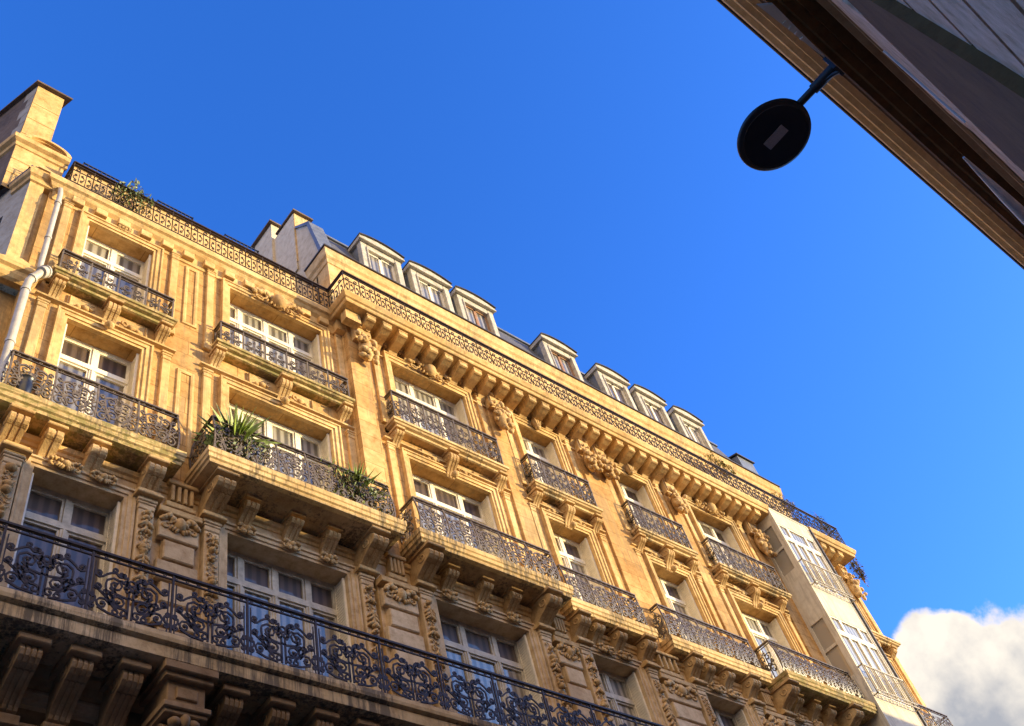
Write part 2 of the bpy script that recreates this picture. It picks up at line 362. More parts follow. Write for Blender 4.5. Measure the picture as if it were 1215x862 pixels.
def console(mb,cx,w,Yw,zt,h,p,flutes=3,abacus=True):
    """S-scroll bracket: fixed to wall plane Yw, top at zt, height h, projection p."""
    if abacus:
        mb.cbox(cx-w*.58,cx+w*.58,Yw-p*1.0-.02,Yw,zt-.06,zt); zt-=.06; h-=.06
    pr=[]
    n=9
    for i in range(n+1):       # upper volute
        t=i/n; a=PI*.5+ -PI*1.15*t
        pr.append((Yw-p*.62-math.cos(a)*p*.36*1.0, zt-h*.24+math.sin(a)*h*.24))
    for i in range(1,8):
        t=i/7; pr.append((Yw-p*(.72*(1-t)**1.6+.16), zt-h*(.42+.5*t)))
    pr.append((Yw-.01,zt-h)); 
    body=[(Yw,zt)]+[(y+.018,z) for y,z in pr]+[(Yw,zt-h)]
    mb.prism_x(body,cx-w*.46,cx+w*.46)
    for k in range(flutes):
        c=cx-w*.5+w*(k+.5)/flutes; f=w/flutes*.36
        mb.prism_x([(Yw,zt)]+pr+[(Yw,zt-h-.001)],c-f,c+f)
    for sgn in (-1,1):          # side volute disc
        pts=[]
        for i in range(15):
            a=i/14*4.2*PI/2; rr=h*.035+h*.012*i*.9
            pts.append((cx+sgn*w*.47,Yw-p*.62+math.cos(a)*rr,zt-h*.25+math.sin(a)*rr))
        mb.tube(pts,.016,4)
def pilaster(x0,x1,z0,z1,Y,p=.07,mat='stone',carved=False,seed=0):
    m=MB(); m.cbox(x0,x1,Y-p,Y,z0+.18,z1-.2); m.cbox(x0-.025,x1+.025,Y-p-.025,Y,z0,z0+.18)
    m.cbox(x0-.03,x1+.03,Y-p-.04,Y,z1-.05,z1); m.cbox(x0-.018,x1+.018,Y-p-.022,Y,z1-.10,z1-.05); m.cbox(x0-.005,x1+.005,Y-p-.012,Y,z1-.2,z1-.1)
    o=m.build('pilaster',mat,B)
    if carved:
        c=MB(); r=random.Random(seed); cx=(x0+x1)/2; w=x1-x0; z=z1-.3
        while z>z1-2.0:
            q=.7+.7*r.random(); t=(z1-z)/2.0; ww=w*(.5 if t<.2 or t>.8 else .42)
            kind=r.random()
            if kind<.35:
                for sg in (-1,1): c.curl(cx+sg*ww*.45,z,Y-p,.008,ww*.42,sg*1.2,sg*6.2,.017,.02,12)
            elif kind<.7:
                for sg in (-1,0,1): c.blob((cx+sg*ww*.5,Y-p-.03,z+(.02 if sg==0 else -.02)),(.028*q,.05,.07*q),6,4,sg*.8)
            else:
                c.blob((cx+.02*(r.random()-.5),Y-p-.035,z),(ww*.55*q,.07,.05*q),8,5,r.random()-.5)
                for k in range(3): c.blob((cx+(r.random()-.5)*ww*1.3,Y-p-.05,z+(r.random()-.5)*.08),(.03,.035,.03),6,4)
            z-=.06+.06*r.random()
        c.build('carved_garland','carved',o)
    return o

for i,(x0,x1,Y,cols) in enumerate(BAYS):
    for row,(z0,z1) in enumerate(ROWS):
        if i==6 and row<2: pass
        window(x0,x1,z0,z1,Y,cols,row,i); surround(x0,x1,z0,z1,Y,row)
        if row in (2,3):       # slim flat pilasters flanking the surround
            zt=z1+.30 if row==2 else z1+.38
            for xa in ((x0-.53,x0-.37),(x1+.37,x1+.53)):
                pilaster(xa[0],xa[1],z0+(.0),zt-.12,Y,.055)
        if row==1:
            for k,xa in enumerate(((x0-.44,x0-.19),(x1+.19,x1+.44))):
                pilaster(xa[0],xa[1],z0,z1-.02,Y,.13,'lowstone',True,i*7+k)
# frieze band above row-2 and row-3 lintels, per bay
for i,(x0,x1,Y,cols) in enumerate(BAYS):
    cx=(x0+x1)/2
    for zz in (15.78,):
        s=MB(); s.sweep([(x0-.6,Y),(x1+.6,Y)],[(0,zz-.02),(.09,zz),(.10,zz+.03),(0,zz+.05)]); s.build('lintel_band','stone',B)
    # ornament over row 3 window
    o=MB()
    if i in (1,2,5): ornament(o,cx,19.03,Y-.09,1.3,.5,i,1.4); o.blob((cx,Y-.16,19.04),(.17,.12,.2),12,7)
    elif i==0:
        console(o,cx,.28,Y,19.22,.36,.13,4,False)
    else:
        o.blob((cx,Y-.1,19.05),(.15,.10,.2),10,6); 
        for k in (-1,0,1): o.blob((cx+k*.085,Y-.17,19.04),(.028,.035,.17),6,4,-k*.25)
        o.blob((cx,Y-.12,18.86),(.09,.08,.05),8,4)
    o.build('carved_keystone','carved',B)
# rusticated piers of row 1 between the windows
def rust(x0,x1,Y,seed):
    m=MB(); z=8.75; r=random.Random(seed)
    m.box(x0+.10,x1-.08,Y-.05,Y,8.75,11.3)
    while z<11.2:
        k=int((z-8.75)/.40+.1)%2
        m.cbox(x0+(.10 if k else 0)+.01*r.random(),x1-(.06 if k else 0)-.01*r.random(),Y-.13-.008*r.random(),Y-.045,z,z+.352,.016); z+=.40
    m.build('rusticated_pier','lowstone',B)
    o=MB(); ornament(o,(x0+x1)/2,11.45,Y-.12,(x1-x0)*.95,.42,seed,1.2); 
    o.cbox(x0-.02,x1+.02,Y-.18,Y,11.62,11.74); o.build('carved_garland','carved',B)
for a,b in ((0,1),(2,3),(3,4),(4,5)):
    rust(BAYS[a][1]+.52,BAYS[b][0]-.52,BAYS[a][2],a+3)
rust(8.17+.52,9.95-.52,WR,41)
rust(22.05+.52,23.3,WR,43)
# fluted frieze pieces between the big consoles under level 2
for x0,x1,Y in ((4.88,5.3,WL),(8.93,9.25,WR),(12.8,13.1,WR),(15.75,16.4,WR),(19.2,19.5,WR)):
    m=MB(); n=4
    for k in range(n): 
        c=x0+(x1-x0)*(k+.5)/n; m.cbox(c-.03,c+.03,Y-.15,Y,11.95,12.28)
    m.cbox(x0-.04,x1+.04,Y-.18,Y,12.28,12.36); m.cbox(x0-.04,x1+.04,Y-.12,Y,11.83,11.94); m.build('fluted_frieze','carved',B)

# ------------------------------------------------------------------ ironwork
def spiral(cx,cy,r0,r1,a0,a1,n=12):
    return [(cx+math.cos(a0+(a1-a0)*i/(n-1))*(r0+(r1-r0)*i/(n-1)),cy+math.sin(a0+(a1-a0)*i/(n-1))*(r0+(r1-r0)*i/(n-1))) for i in range(n)]
def bez(p,t0,q,t1,n=9):
    out=[]
    for i in range(1,n):
        t=i/n; h1=2*t**3-3*t*t+1;h2=t**3-2*t*t+t;h3=-2*t**3+3*t*t;h4=t**3-t*t
        out.append((h1*p[0]+h2*t0[0]+h3*q[0]+h4*t1[0],h1*p[1]+h2*t0[1]+h3*q[1]+h4*t1[1]))
    return out
def scroll(c1,r1,s1,e1,c2,r2,s2,e2,turn=1.35,k=1.0):
    """spiral about c1 (sense s1) leaving at angle e1, joined to a spiral about c2 (sense s2) entered at angle e2"""
    A=spiral(c1[0],c1[1],r1*.2,r1,e1-s1*turn*2*PI,e1,11)
    Bp=spiral(c2[0],c2[1],r2*.2,r2,e2-s2*turn*2*PI,e2,11)[::-1]
    d=math.hypot(A[-1][0]-Bp[0][0],A[-1][1]-Bp[0][1])*k
    t0=(-math.sin(e1)*s1*d,math.cos(e1)*s1*d); t1=(math.sin(e2)*s2*d,-math.cos(e2)*s2*d)
    return A+bez(A[-1],t0,Bp[0],t1)+Bp
def mirror(p,w): return [(w-u,v) for u,v in p]
def panel_large(w,h):        # lyre panel of the long balcony
    P=[]; hw=w/2
    half=[scroll((.17*w,.20*h),.12*h,-1,PI*.1,(.30*w,.62*h),.15*h,1,PI*.85),
          scroll((.36*w,.30*h),.15*h,1,-PI*.6,(.10*w,.52*h),.07*h,-1,PI*1.2),
          scroll((.10*w,.78*h),.08*h,1,-PI*.2,(.36*w,.86*h),.06*h,-1,-PI*.9),
          scroll((.42*w,.12*h),.08*h,1,PI*.6,(.20*w,.42*h),.06*h,-1,PI*.3,1.1),
          scroll((.44*w,.62*h),.08*h,-1,-PI*.4,(.40*w,.86*h),.05*h,1,-PI*.2,1.1),
          scroll((.06*w,.12*h),.06*h,-1,PI*.5,(.05*w,.34*h),.05*h,1,-PI*.3,1.1),
          [(.12*w,.12*h),(.25*w,.05*h),(.42*w,.03*h)],
          spiral(.285*w,.92*h,.035*h,.035*h,0,2*PI,8),spiral(.33*w,.10*h,.045*h,.045*h,0,2*PI,8),
          scroll((.27*w,.44*h),.06*h,1,PI*.2,(.42*w,.74*h),.05*h,-1,PI*1.1,1.1),
          [(.24*w,.55*h),(.33*w,.45*h),(.45*w,.42*h),(.5*w,.44*h)]]
    for q in half: P+= [q,mirror(q,w)]
    P+=[spiral(hw,.74*h,.055*h,.055*h,0,2*PI,12),[(hw-.03,.03*h),(hw-.03,.58*h)],[(hw+.03,.03*h),(hw+.03,.58*h)]]
    return P
def panel_belly(w,h):
    P=[]; half=[scroll((.16*w,.2*h),.15*h,-1,PI*.1,(.33*w,.72*h),.14*h,1,PI*.85),
          scroll((.38*w,.28*h),.17*h,1,-PI*.6,(.12*w,.60*h),.10*h,-1,PI*1.2),
          scroll((.12*w,.84*h),.08*h,1,-PI*.2,(.42*w,.88*h),.07*h,-1,-PI*.9,1.1),
          scroll((.45*w,.6*h),.08*h,-1,-PI*.4,(.22*w,.42*h),.08*h,1,PI*.3,1.1),
          [(0,.4*h),(.08*w,.36*h),(.14*w,.44*h)]]
    for q in half: P+=[q,mirror(q,w)]
    P+=[spiral(w/2,.5*h,.07*h,.07*h,0,2*PI,12)]
    return P
def panel_small(w,h):
    P=[]; half=[scroll((.25*w,.24*h),.15*h,-1,PI*.1,(.30*w,.70*h),.13*h,1,PI*.9,1.2),
          scroll((.42*w,.42*h),.08*h,1,-PI*.5,(.12*w,.5*h),.07*h,-1,PI*1.2,1.0)]
    for q in half: P+=[q,mirror(q,w)]
    P+=[[(w/2,0),(w/2,h)],spiral(w/2,.86*h,.05*h,.05*h,0,2*PI,9)]
    return P
def panel_terrace(w,h):
    P=[[(0,0),(0,h)],[(w*.34,0),(w*.34,.74*h)],[(w*.66,0),(w*.66,.74*h)],[(0,.76*h),(w,.76*h)],
       scroll((.17*w,.14*h),.07*h,1,PI*.5,(.17*w,.50*h),.06*h,-1,-PI*.5,.8),
       scroll((.5*w,.20*h),.07*h,-1,PI*.5,(.5*w,.56*h),.06*h,1,-PI*.5,.8),
       scroll((.83*w,.14*h),.07*h,-1,PI*.5,(.83*w,.50*h),.06*h,1,-PI*.5,.8),
       spiral(.25*w,.87*h,.07*h,.07*h,0,2*PI,9),spiral(.75*w,.87*h,.07*h,.07*h,0,2*PI,9)]
    return P
def railing(name,parent,path,z0,h,kind,pw,mat='iron',belly=0.0,posts=True):
    """path (x,y) polyline, panels of about pw width"""
    mb=MB(); bw={'large':.027,'belly':.023,'small':.019,'terrace':.015}[kind]; bd=.018
    gen={'large':panel_large,'belly':panel_belly,'small':panel_small,'terrace':panel_terrace}[kind]
    bl=lambda v: belly*math.sin(PI*min(1,max(0,v/h))**.8) if belly else 0
    for a,b in zip(path[:-1],path[1:]):
        L=math.hypot(b[0]-a[0],b[1]-a[1]); dx,dy=(b[0]-a[0])/L,(b[1]-a[1])/L; nx,ny=dy,-dx
        n=max(1,round(L/pw)); w=L/n
        if kind in('large',) and L<.7: gk=panel_small; n=max(1,round(L/.35)); w=L/n
        elif kind=='belly' and L<.7: gk=panel_small; n=max(1,round(L/.4)); w=L/n
        else: gk=gen
        for k in range(n):
            u0=k*w
            fn=lambda u,v,o,u0=u0:(a[0]+dx*(u0+u)+nx*(o+bl(v)),a[1]+dy*(u0+u)+ny*(o+bl(v)),z0+v)
            inner=h-.16; lo=.07
            for p in gk(w,inner-lo): mb.ribbon([(u,v+lo) for u,v in p],fn,bw,bd)
            q9=random.Random(int(u0*100)+7)
            if kind in('large','belly'):
                for (uu,vv) in ((.30,.62),(.17,.20),(.36,.30),(.10,.78),(.44,.62),(.22,.42)):
                    for uu2 in (uu,1-uu):
                        P_=fn(uu2*w,lo+vv*(inner-lo),0); mb.blob(P_,(.026,.02,.03),6,3,q9.random()*3)
            if posts: 
                ps=[(0,v*h/6) for v in range(7)]
                tw=.028 if kind!='terrace' else .018
                mb.ribbon(ps,fn,tw,tw)
                if kind=='large': mb.ribbon([(.05,v*inner/5) for v in range(6)],fn,.014,.016)
                if kind=='large' and k>0: mb.ribbon([(-.05,v*inner/5) for v in range(6)],fn,.014,.016)
        fn=lambda u,v,o:(a[0]+dx*u+nx*(o+bl(v)),a[1]+dy*u+ny*(o+bl(v)),z0+v)
        for v,t,d in ((h,.034,.055),(h-.085,.019,.024),(.055,.02,.024)):
            mb.ribbon([(-.01,v),(L+.01,v)],fn,t,d)
        if kind in('large','belly'):   # little links between the two top rails
            q=int(L/.16)
            for k in range(q): mb.ribbon(spiral((k+.5)*L/q,h-.045,.022,.022,0,2*PI,7),fn,.01,.014)
    return mb.build(name,mat,parent)

# ------------------------------------------------------------------ balconies
SLAB_S=[(-.16,-.20),(-.12,-.185),(-.115,-.13),(-.05,-.11),(-.03,-.075),(-.01,-.07),(0,-.065),(0,0)]
SLAB_B=[(-.14,-.30),(-.06,-.28),(-.05,-.22),(-.02,-.20),(-.02,-.12),(0,-.10),(0,0)]
SLAB_L=[(-.12,-.36),(-.05,-.35),(-.05,-.19),(-.07,-.165),(0,-.14),(.01,-.09),(0,-.02),(-.02,0)]
def balcony(x0,x1,Yw,Yf,zt,prof,mat,rail,rail_h,pw,belly=0,inset=.1,top_in=.13):
    m=MB(); m.sweep([(x0,Yw),(x0,Yf),(x1,Yf),(x1,Yw)],[(d,zt+z) for d,z in prof])
    b=m.build('balcony',mat,B)
    railing('railing',b,[(x0+inset,Yw-.02),(x0+inset,Yf+top_in),(x1-inset,Yf+top_in),(x1-inset,Yw-.02)],zt,rail_h,rail,pw,belly=belly,mat='ironsunlit')
    return b
def consoles(b,xs,Yw,zt,specs,mat='stone'):
    for x,(w,h,p,fl) in zip(xs,specs):
        m=MB(); console(m,x,w,Yw,zt,h,p,fl); m.build('bracket',mat,b)
# small balconies, level 3
SM=[(0,2.40,4.72,WL,10.42,16.46,'slabmoss',.66),(1,5.52,8.64,WL,10.42,16.46,'slabmoss',.66),
    (2,9.47,12.62,WR,10.27,16.27,'slab',.94),(3,13.38,15.55,WR,10.27,16.27,'slab',.94),(4,16.74,18.95,WR,10.27,16.27,'slab',.94),(5,19.78,22.80,WR,10.27,16.27,'slab',.94),(6,25.6,28.05,WR,10.25,16.27,'slab',.9)]
for i,x0,x1,Yw,Yf,zt,mat,rh in SM:
    if i==6:
        m=MB(); m.sweep([(x0,Yw),(x0,Yf),(x1,Yf),(x1,Yw)],[(d,zt+z) for d,z in SLAB_S]); b=m.build('balcony',mat,B)
    else: b=balcony(x0,x1,Yw,Yf,zt,SLAB_S,mat,'small',rh,.42 if i>1 else .5,inset=.10,top_in=.06)
    a,c=BAYS[i][0]-.30,BAYS[i][1]+.30; cx=(a+c)/2
    consoles(b,(a,cx,c),Yw,zt-.2,((.2,.40,.28,3),(.24,.62,.30,3),(.2,.40,.28,3)),'carved')
    o=MB()
    for s in (-1,1):
        o.curl(cx+s*.3,zt-.48,Yw-.05,.015,.09,0,s*5,.026,.02); o.blob((cx+s*.42,Yw-.05,zt-.5),(.09,.05,.06),6,4,s*.4); o.blob((cx+s*.55,Yw-.04,zt-.53),(.06,.04,.04),6,4)
        o.cbox(cx+s*.7-.01,cx+s*.7+.01,Yw-.06,Yw,zt-.65,zt-.3)
    o.box(cx-.74,cx+.74,Yw-.025,Yw,zt-.66,zt-.28)
    o.blob((cx,Yw-.16,zt-.85),(.09,.09,.07),8,4)
    o.build('carved_scroll','carved',b)
# level 2 : big bellied balconies (1,2,5) and shallow ones
BIGS=[(1,5.17,9.02,WL,9.95,'slab'),(2,9.3,13.06,WR,9.95,'slab'),(5,19.84,23.42,WR,9.95,'slabmoss')]
for i,x0,x1,Yw,Yf,mat in BIGS:
    b=balcony(x0,x1,Yw,Yf,12.72,SLAB_B,mat,'belly',1.0,.64,belly=.10,inset=.16,top_in=.20)
    a,c=BAYS[i][0],BAYS[i][1]; L=c-a
    consoles(b,(a-.34,a+L*.13,a+L*.5,a+L*.82,c+.34),Yw,12.43,((.34,.62,.66,3),(.25,.44,.36,3),(.25,.44,.36,3),(.25,.44,.36,3),(.34,.62,.66,3)),'carved')
    o=MB()
    for f in (.13,.5,.82): ornament(o,a+L*f,11.90,Yw-.08,.34,.2,i,.5)
    o.build('carved_leaves','carved',b)
MEDS=[(0,2.0,4.96,WL,10.25,'slabmoss'),(3,13.2,15.72,WR,10.2,'slab'),(4,16.15,19.55,WR,10.2,'slab')]
for i,x0,x1,Yw,Yf,mat in MEDS:
    b=balcony(x0,x1,Yw,Yf,12.72,SLAB_B,mat,'belly',.97,.66,belly=.06,inset=.14,top_in=.14)
    a,c=BAYS[i][0],BAYS[i][1]; L=c-a
    consoles(b,(a-.32,a+L*.12,a+L*.62,c+.30) if i else (a-.42,a+.12,a+.78,c+.32),Yw,12.43,((.3,.55,.42,3),(.26,.5,.36,2),(.26,.5,.36,2),(.3,.55,.42,3)),'carved')
    o=MB(); ornament(o,a+L*.3,11.93,Yw-.08,.5,.2,i,.6); ornament(o,a+L*.72,11.93,Yw-.08,.4,.2,i+9,.6); o.build('carved_leaves','carved',b)
b=None
# capitals under the big consoles (row 1)
for i,(x0,x1,Y,c) in enumerate(BAYS[:6]):
    for xc in (x0-.32,x1+.32):
        m=MB(); m.cbox(xc-.21,xc+.21,Y-.24,Y,11.80,11.86); m.cbox(xc-.18,xc+.18,Y-.20,Y,11.86,11.93) ; m.cbox(xc-.15,xc+.15,Y-.16,Y,11.76,11.80); m.build('capital','stone',B)
# level 1 : long continuous balcony
m=MB(); YF=9.76
m.sweep([(0.2,WR),(0.2,YF),(23.4,YF),(23.4,WR)],[(d,8.72+z) for d,z in SLAB_L]); LB=m.build('balcony','slab',B)
railing('railing',LB,[(0.3,YF+.1),(23.3,YF+.1)],8.72,1.03,'large',1.12)
xs=[1.78,2.42,3.1,3.70,4.32]+[5.66+.675*k for k in range(26)]
for x in xs:
    if x>23: break
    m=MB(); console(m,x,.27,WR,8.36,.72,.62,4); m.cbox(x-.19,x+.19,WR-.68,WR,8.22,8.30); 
    m.cbox(x-.17,x+.17,WR-.12,WR,7.5,7.64); m.build('bracket','shadegrime',LB)
for x in (4.98,9.05,12.95,16.3,19.4):
    m=MB(); m.cbox(x-.36,x+.36,WR-.80,WR,8.24,8.36); m.cbox(x-.32,x+.32,WR-.74,WR,8.16,8.24); m.cbox(x-.25,x+.25,WR-.66,WR,7.84,8.16)
    m.cbox(x-.31,x+.31,WR-.72,WR,7.76,7.84); m.cbox(x-.28,x+.28,WR-.68,WR,7.70,7.76)
    m.cbox(x-.14,x+.14,WR-.69,WR,7.92,8.08)
    console(m,x,.5,WR,7.70,1.1,.62,4,False)
    for s in(-1,1): m.blob((x+s*.12,WR-.62,7.62),(.09,.08,.07),8,5)
    m.blob((x,WR-.65,7.64),(.07,.07,.1),8,5); m.build('bracket','shadegrime',LB)
course('string_course',2.05,23.4,WR,7.55,BAND,'shadegrime'); 
m=MB(); m.sweep([(2.05,WR),(23.4,WR)],[(0,8.10),(.05,8.12),(.07,8.22),(.14,8.30),(.14,8.36)]); m.build('string_course','shadegrime',B)
for x in (2.55,4.38,5.58,8.5,9.62,12.5):
    pilaster(x-.13,x+.13,4,8.1,WR,.1,'shadegrime')
for z,y in ((12.2,WL),):
    course('string_course',2.05,8.7,WL,12.30,BAND,'stone'); course('string_course',8.7,23.4,WR,12.30,BAND,'stone')
# raised panels on the upper wall, left block
for x0,x1,z0,z1,Y in ((4.95,5.2,16.9,18.9,WL),(4.93,5.22,13.2,15.4,WL),(12.85,13.1,13.2,15.3,WR),(16.0,16.5,13.2,15.4,WR),(19.15,19.5,13.2,15.3,WR)):
    m=MB(); m.frame(x0,x1,z0,z1,Y,[(-.05,.0),(-.05,.02),(-.02,.03),(.02,.03),(.03,0)]); m.build('wall_panel','stone',B)

# ------------------------------------------------------------------ piers with carved consoles below the main cornice (row 3, right block)
def ornate(xs,w,Y,seed):
    for x in xs:
        m=MB(); m.cbox(x-w/2,x+w/2,Y-.16,Y,18.72,19.36); pr=o=None
        po=m.build('pier_capital','stone',B)
        c=MB(); r=random.Random(seed)
        c.cbox(x-w*.42,x+w*.42,Y-.19,Y-.1,18.78,19.30)
        for s in (-1,1):
            c.curl(x+s*w*.2,19.15,Y-.2,.012,w*.15,0,s*6,.026,.02); c.curl(x+s*w*.2,18.88,Y-.2,.012,w*.12,PI,PI-s*6,.022,.02)
        for k in range(30):
            t=r.random(); c.blob((x+(r.random()-.5)*w*1.25*(1-.3*t),Y-.2-.14*r.random(),18.72-.85*t),(.05+.03*r.random(),.06,.06+.05*r.random()),6,4,r.random()*3)
        for k in range(3): c.curl(x+(k-1)*w*.33,18.5-.08*(k%2),Y-.26,.01,.09,k,k+5.5,.03,.03)
        c.blob((x,Y-.18,18.35),(w*.42,.16,.4),8,6)
        c.build('carved_foliage','carved',po)
ornate((9.07,),.46,WR-.10,3); ornate((13.03,),.46,WR-.02,5); ornate((16.02,16.62),.42,WR-.02,7); ornate((19.35,),.46,WR-.02,9); ornate((22.95,),.46,WR-.02,11); ornate((27.55,),.46,WR-.02,13)
# plain corner pier
m=MB(); m.box(8.72,9.22,WR-.12,WR,12.4,19.3); m.build('corner_pier','wall',B)
for x0,x1 in ((12.80,13.26),(15.8,16.84),(19.12,19.58),(22.72,23.2)):
    m=MB(); m.cbox(x0,x1,WR-.05,WR,12.4,19.3); m.build('pier','wall',B)

# ------------------------------------------------------------------ cornices
CL=[(-.02,19.0),(.03,19.02),(.05,19.12),(.05,19.30),(.12,19.36),(.16,19.44),(.21,19.47),(.22,19.60),(.20,19.66),(0,19.70)]
m=MB(); m.sweep([(2.14,WL+.3),(2.14,WL),(8.5,WL)],[(d,z) for d,z in CL]); c1=m.build('cornice','stone',B)
x=2.45
while x<8.3:
    m=MB(); m.cbox(x,x+.24,WL-.15,WL,19.10,19.30); m.build('modillion','stone',c1); x+=.47
CR=[(.02,19.30),(.10,19.32),(.12,19.36),(.64,19.37),(.66,19.40),(.66,19.47),(.70,19.49),(.745,19.60),(.75,19.63),(.73,19.68),(0,19.72)]
def rcornice(x0,x1,left_ret,right_ret):
    Yb=WR
    path=([(x0,WL+.1)] if left_ret else [])+[(x0,Yb),(x1,Yb)]+([(x1,Yb+.6)] if right_ret else [])
    m=MB(); m.sweep(path,CR); c=m.build('cornice','stone',B)
    return c
c2=rcornice(9.05,23.44,True,False); c3=rcornice(25.5,27.2,False,True)
def modillions(c,x0,x1):
    x=x0
    while x<x1:
        m=MB(); m.prism_x([(WR,19.36),(WR-.57,19.36),(WR-.585,19.31),(WR-.585,19.19),(WR-.55,19.17),(WR-.53,19.17),(WR-.40,19.13),(WR-.14,19.09),(WR-.05,19.0),(WR,18.97)],x,x+.23)
        m.box(x-.015,x+.245,WR-.595,WR,19.31,19.345); m.build('modillion','stone',c); x+=.445
modillions(c2,9.0,23.2); modillions(c3,25.6,27.2)
# left return modillions
for y in (10.15,10.5): 
    m=MB(); m.box(8.50,8.9,y,y+.2,19.02,19.36); m.build('modillion','stone',c2)
for x0,x1 in ((9.3,23.4),(25.5,27.3)):
    m=MB(); x=x0
    m.box(x0,x1,WR-.05,WR,18.80,18.84); m.box(x0,x1,WR-.10,WR,18.95,18.975) if False else None
    while x<x1: m.box(x,x+.055,WR-.11,WR-.004,19.205-.02,19.265); x+=.10
    m.box(x0,x1,WR-.085,WR-.002,19.265,19.295); m.build('dentil_band','stone',B)
# terrace floors
m=MB(); m.box(1.7,8.8,WL-.16,14,19.702,19.74); m.box(9.0,27.8,9.95,14,19.722,19.75); m.build('terrace','slab',B)
# terrace railings
railing('terrace_railing',B,[(2.32,11.2),(2.32,WL-.13),(8.42,WL-.13),(8.42,9.97),(23.5,9.97)],19.76,.86,'terrace',.44)
railing('terrace_railing',B,[(23.5,9.97),(27.75,9.97),(27.75,11.5)],19.76,.86,'terrace',.44)

# ------------------------------------------------------------------ attic, mansard, dormers
m=MB(); m.box(8.45,26.3,10.5,11.0,19.76,21.98); m.box(8.45,8.75,10.95,11.25,19.76,21.98); m.build('attic_wall','stone',B)
m=MB(); m.sweep([(8.45,11.25),(8.45,10.5),(26.3,10.5)],[(.0,21.74),(.03,21.76),(.05,21.9),(.10,21.96),(.13,22.12),(.15,22.2),(.12,22.24),(0,22.26)]); m.build('attic_cornice','stone',B)
m=MB(); m.sweep([(8.42,11.27),(8.42,10.47),(26.3,10.47)],[(.0,22.262),(.14,22.262),(.14,22.30),(0,22.31)]); m.build('coping','zincdark',B)
m=MB(); m.prism_x([(10.56,22.32),(11.2,24.55),(11.35,24.72),(16,25.2),(16,22),(10.56,22)],8.82,25.2); 
m.build('mansard_roof','slate',B)
m=MB(); m.box(8.82,25.2,11.14,11.30,24.54,24.62); m.build('roof_flashing','zinc',B)
def dormer(cx,mat,curt):
    w=.655; zf0,zf1=22.3,24.55; Yf=10.70
    e=MB()   # cheeks and body
    e.box(cx-w+.01,cx+w-.01,11.6,12.0,zf0,zf0+.4)
    e.add([(cx-w,Yf,zf0),(cx-w,Yf,zf1-.22),(cx-w,12.0,zf1-.22),(cx-w,12.0,zf0),(cx+w,Yf,zf0),(cx+w,Yf,zf1-.22),(cx+w,12.0,zf1-.22),(cx+w,12.0,zf0)],[(0,1,2,3),(7,6,5,4)])
    d=e.build('dormer','zinc',B)
    f=MB(); ow,oz0,oz1=.455,22.5,24.02
    f.cbox(cx-w-.02,cx-ow,Yf-.04,Yf+.12,zf0,zf1-.30); f.cbox(cx+ow,cx+w+.02,Yf-.04,Yf+.12,zf0,zf1-.30); f.cbox(cx-ow,cx+ow,Yf-.04,Yf+.12,oz1,zf1-.30)
    f.cbox(cx-ow-.05,cx-ow,Yf-.07,Yf-.035,zf0,oz1+.05); f.cbox(cx+ow,cx+ow+.05,Yf-.07,Yf-.035,zf0,oz1+.05)
    # pediment (segmental) moulding
    prof=[]
    n=8
    for s,(lo,hi,yo) in enumerate(((zf1-.30,0,-.10),)):
        vs=[];
        for k in range(n+1):
            t=k/n; x=cx-w-.08+(2*w+.16)*t; z=zf1-.15+.13*(math.sin(PI*t))**.8
            vs+=[(x,Yf-.12,z),(x,Yf-.12,zf1-.30),(x,12.0,z),(x,12.0,zf1-.30)]
        fs=[]
        for k in range(n):
            a=k*4; b2=a+4
            fs+=[(a+1,b2+1,b2,a),(a,b2,b2+2,a+2),(a+3,b2+3,b2+1,a+1)]
        f.add(vs,fs+[(0,2,3,1),(n*4+1,n*4+3,n*4+2,n*4)])
    f.cbox(cx-w-.10,cx+w+.10,Yf-.15,Yf-.10,zf1-.31,zf1-.25)
    f.build('dormer_front','whiteold',d)
    r=MB(); vs=[]
    for k in range(n+1):
        t=k/n; x=cx-w-.10+(2*w+.20)*t; z=zf1-.145+.14*(math.sin(PI*t))**.8
        vs+=[(x,Yf-.17,z),(x,12.1,z),(x,Yf-.17,z+.03),(x,12.1,z+.03)]
    fs=[]
    for k in range(n): a=k*4;b2=a+4; fs+=[(a,b2,b2+1,a+1),(a+2,a+3,b2+3,b2+2),(a,a+2,b2+2,b2)]
    r.add(vs,fs+[(0,1,3,2),(n*4,n*4+2,n*4+3,n*4+1)]); r.build('dormer_roof','zincdark',d)
    s=MB(); y=Yf+.05
    for a,b2 in ((cx-ow,cx-ow+.06),(cx-.045,cx+.045),(cx+ow-.06,cx+ow)): s.box(a,b2,y,y+.06,oz0,oz1)
    s.box(cx-ow+.06,cx+ow-.06,y,y+.055,oz1-.07,oz1); s.box(cx-ow+.06,cx+ow-.06,y,y+.055,oz0,oz0+.1)
    s.build('dormer_window',mat,d)
    p=MB(); p.add([(cx-ow,y+.03,oz0),(cx+ow,y+.03,oz0),(cx+ow,y+.03,oz1),(cx-ow,y+.03,oz1)],[(0,1,2,3)]); p.build('dormer_pane',curt,d)
for cx,mt,cu in ((10.45,'white','glasscurt'),(12.12,'white','glasscurt'),(13.76,'wood','glasscurt'),(17.06,'wood','glasscurt'),(19.38,'white','glassdark'),(21.12,'white','glassdark'),(22.98,'white','glasscurt')):
    dormer(cx,mt,cu)
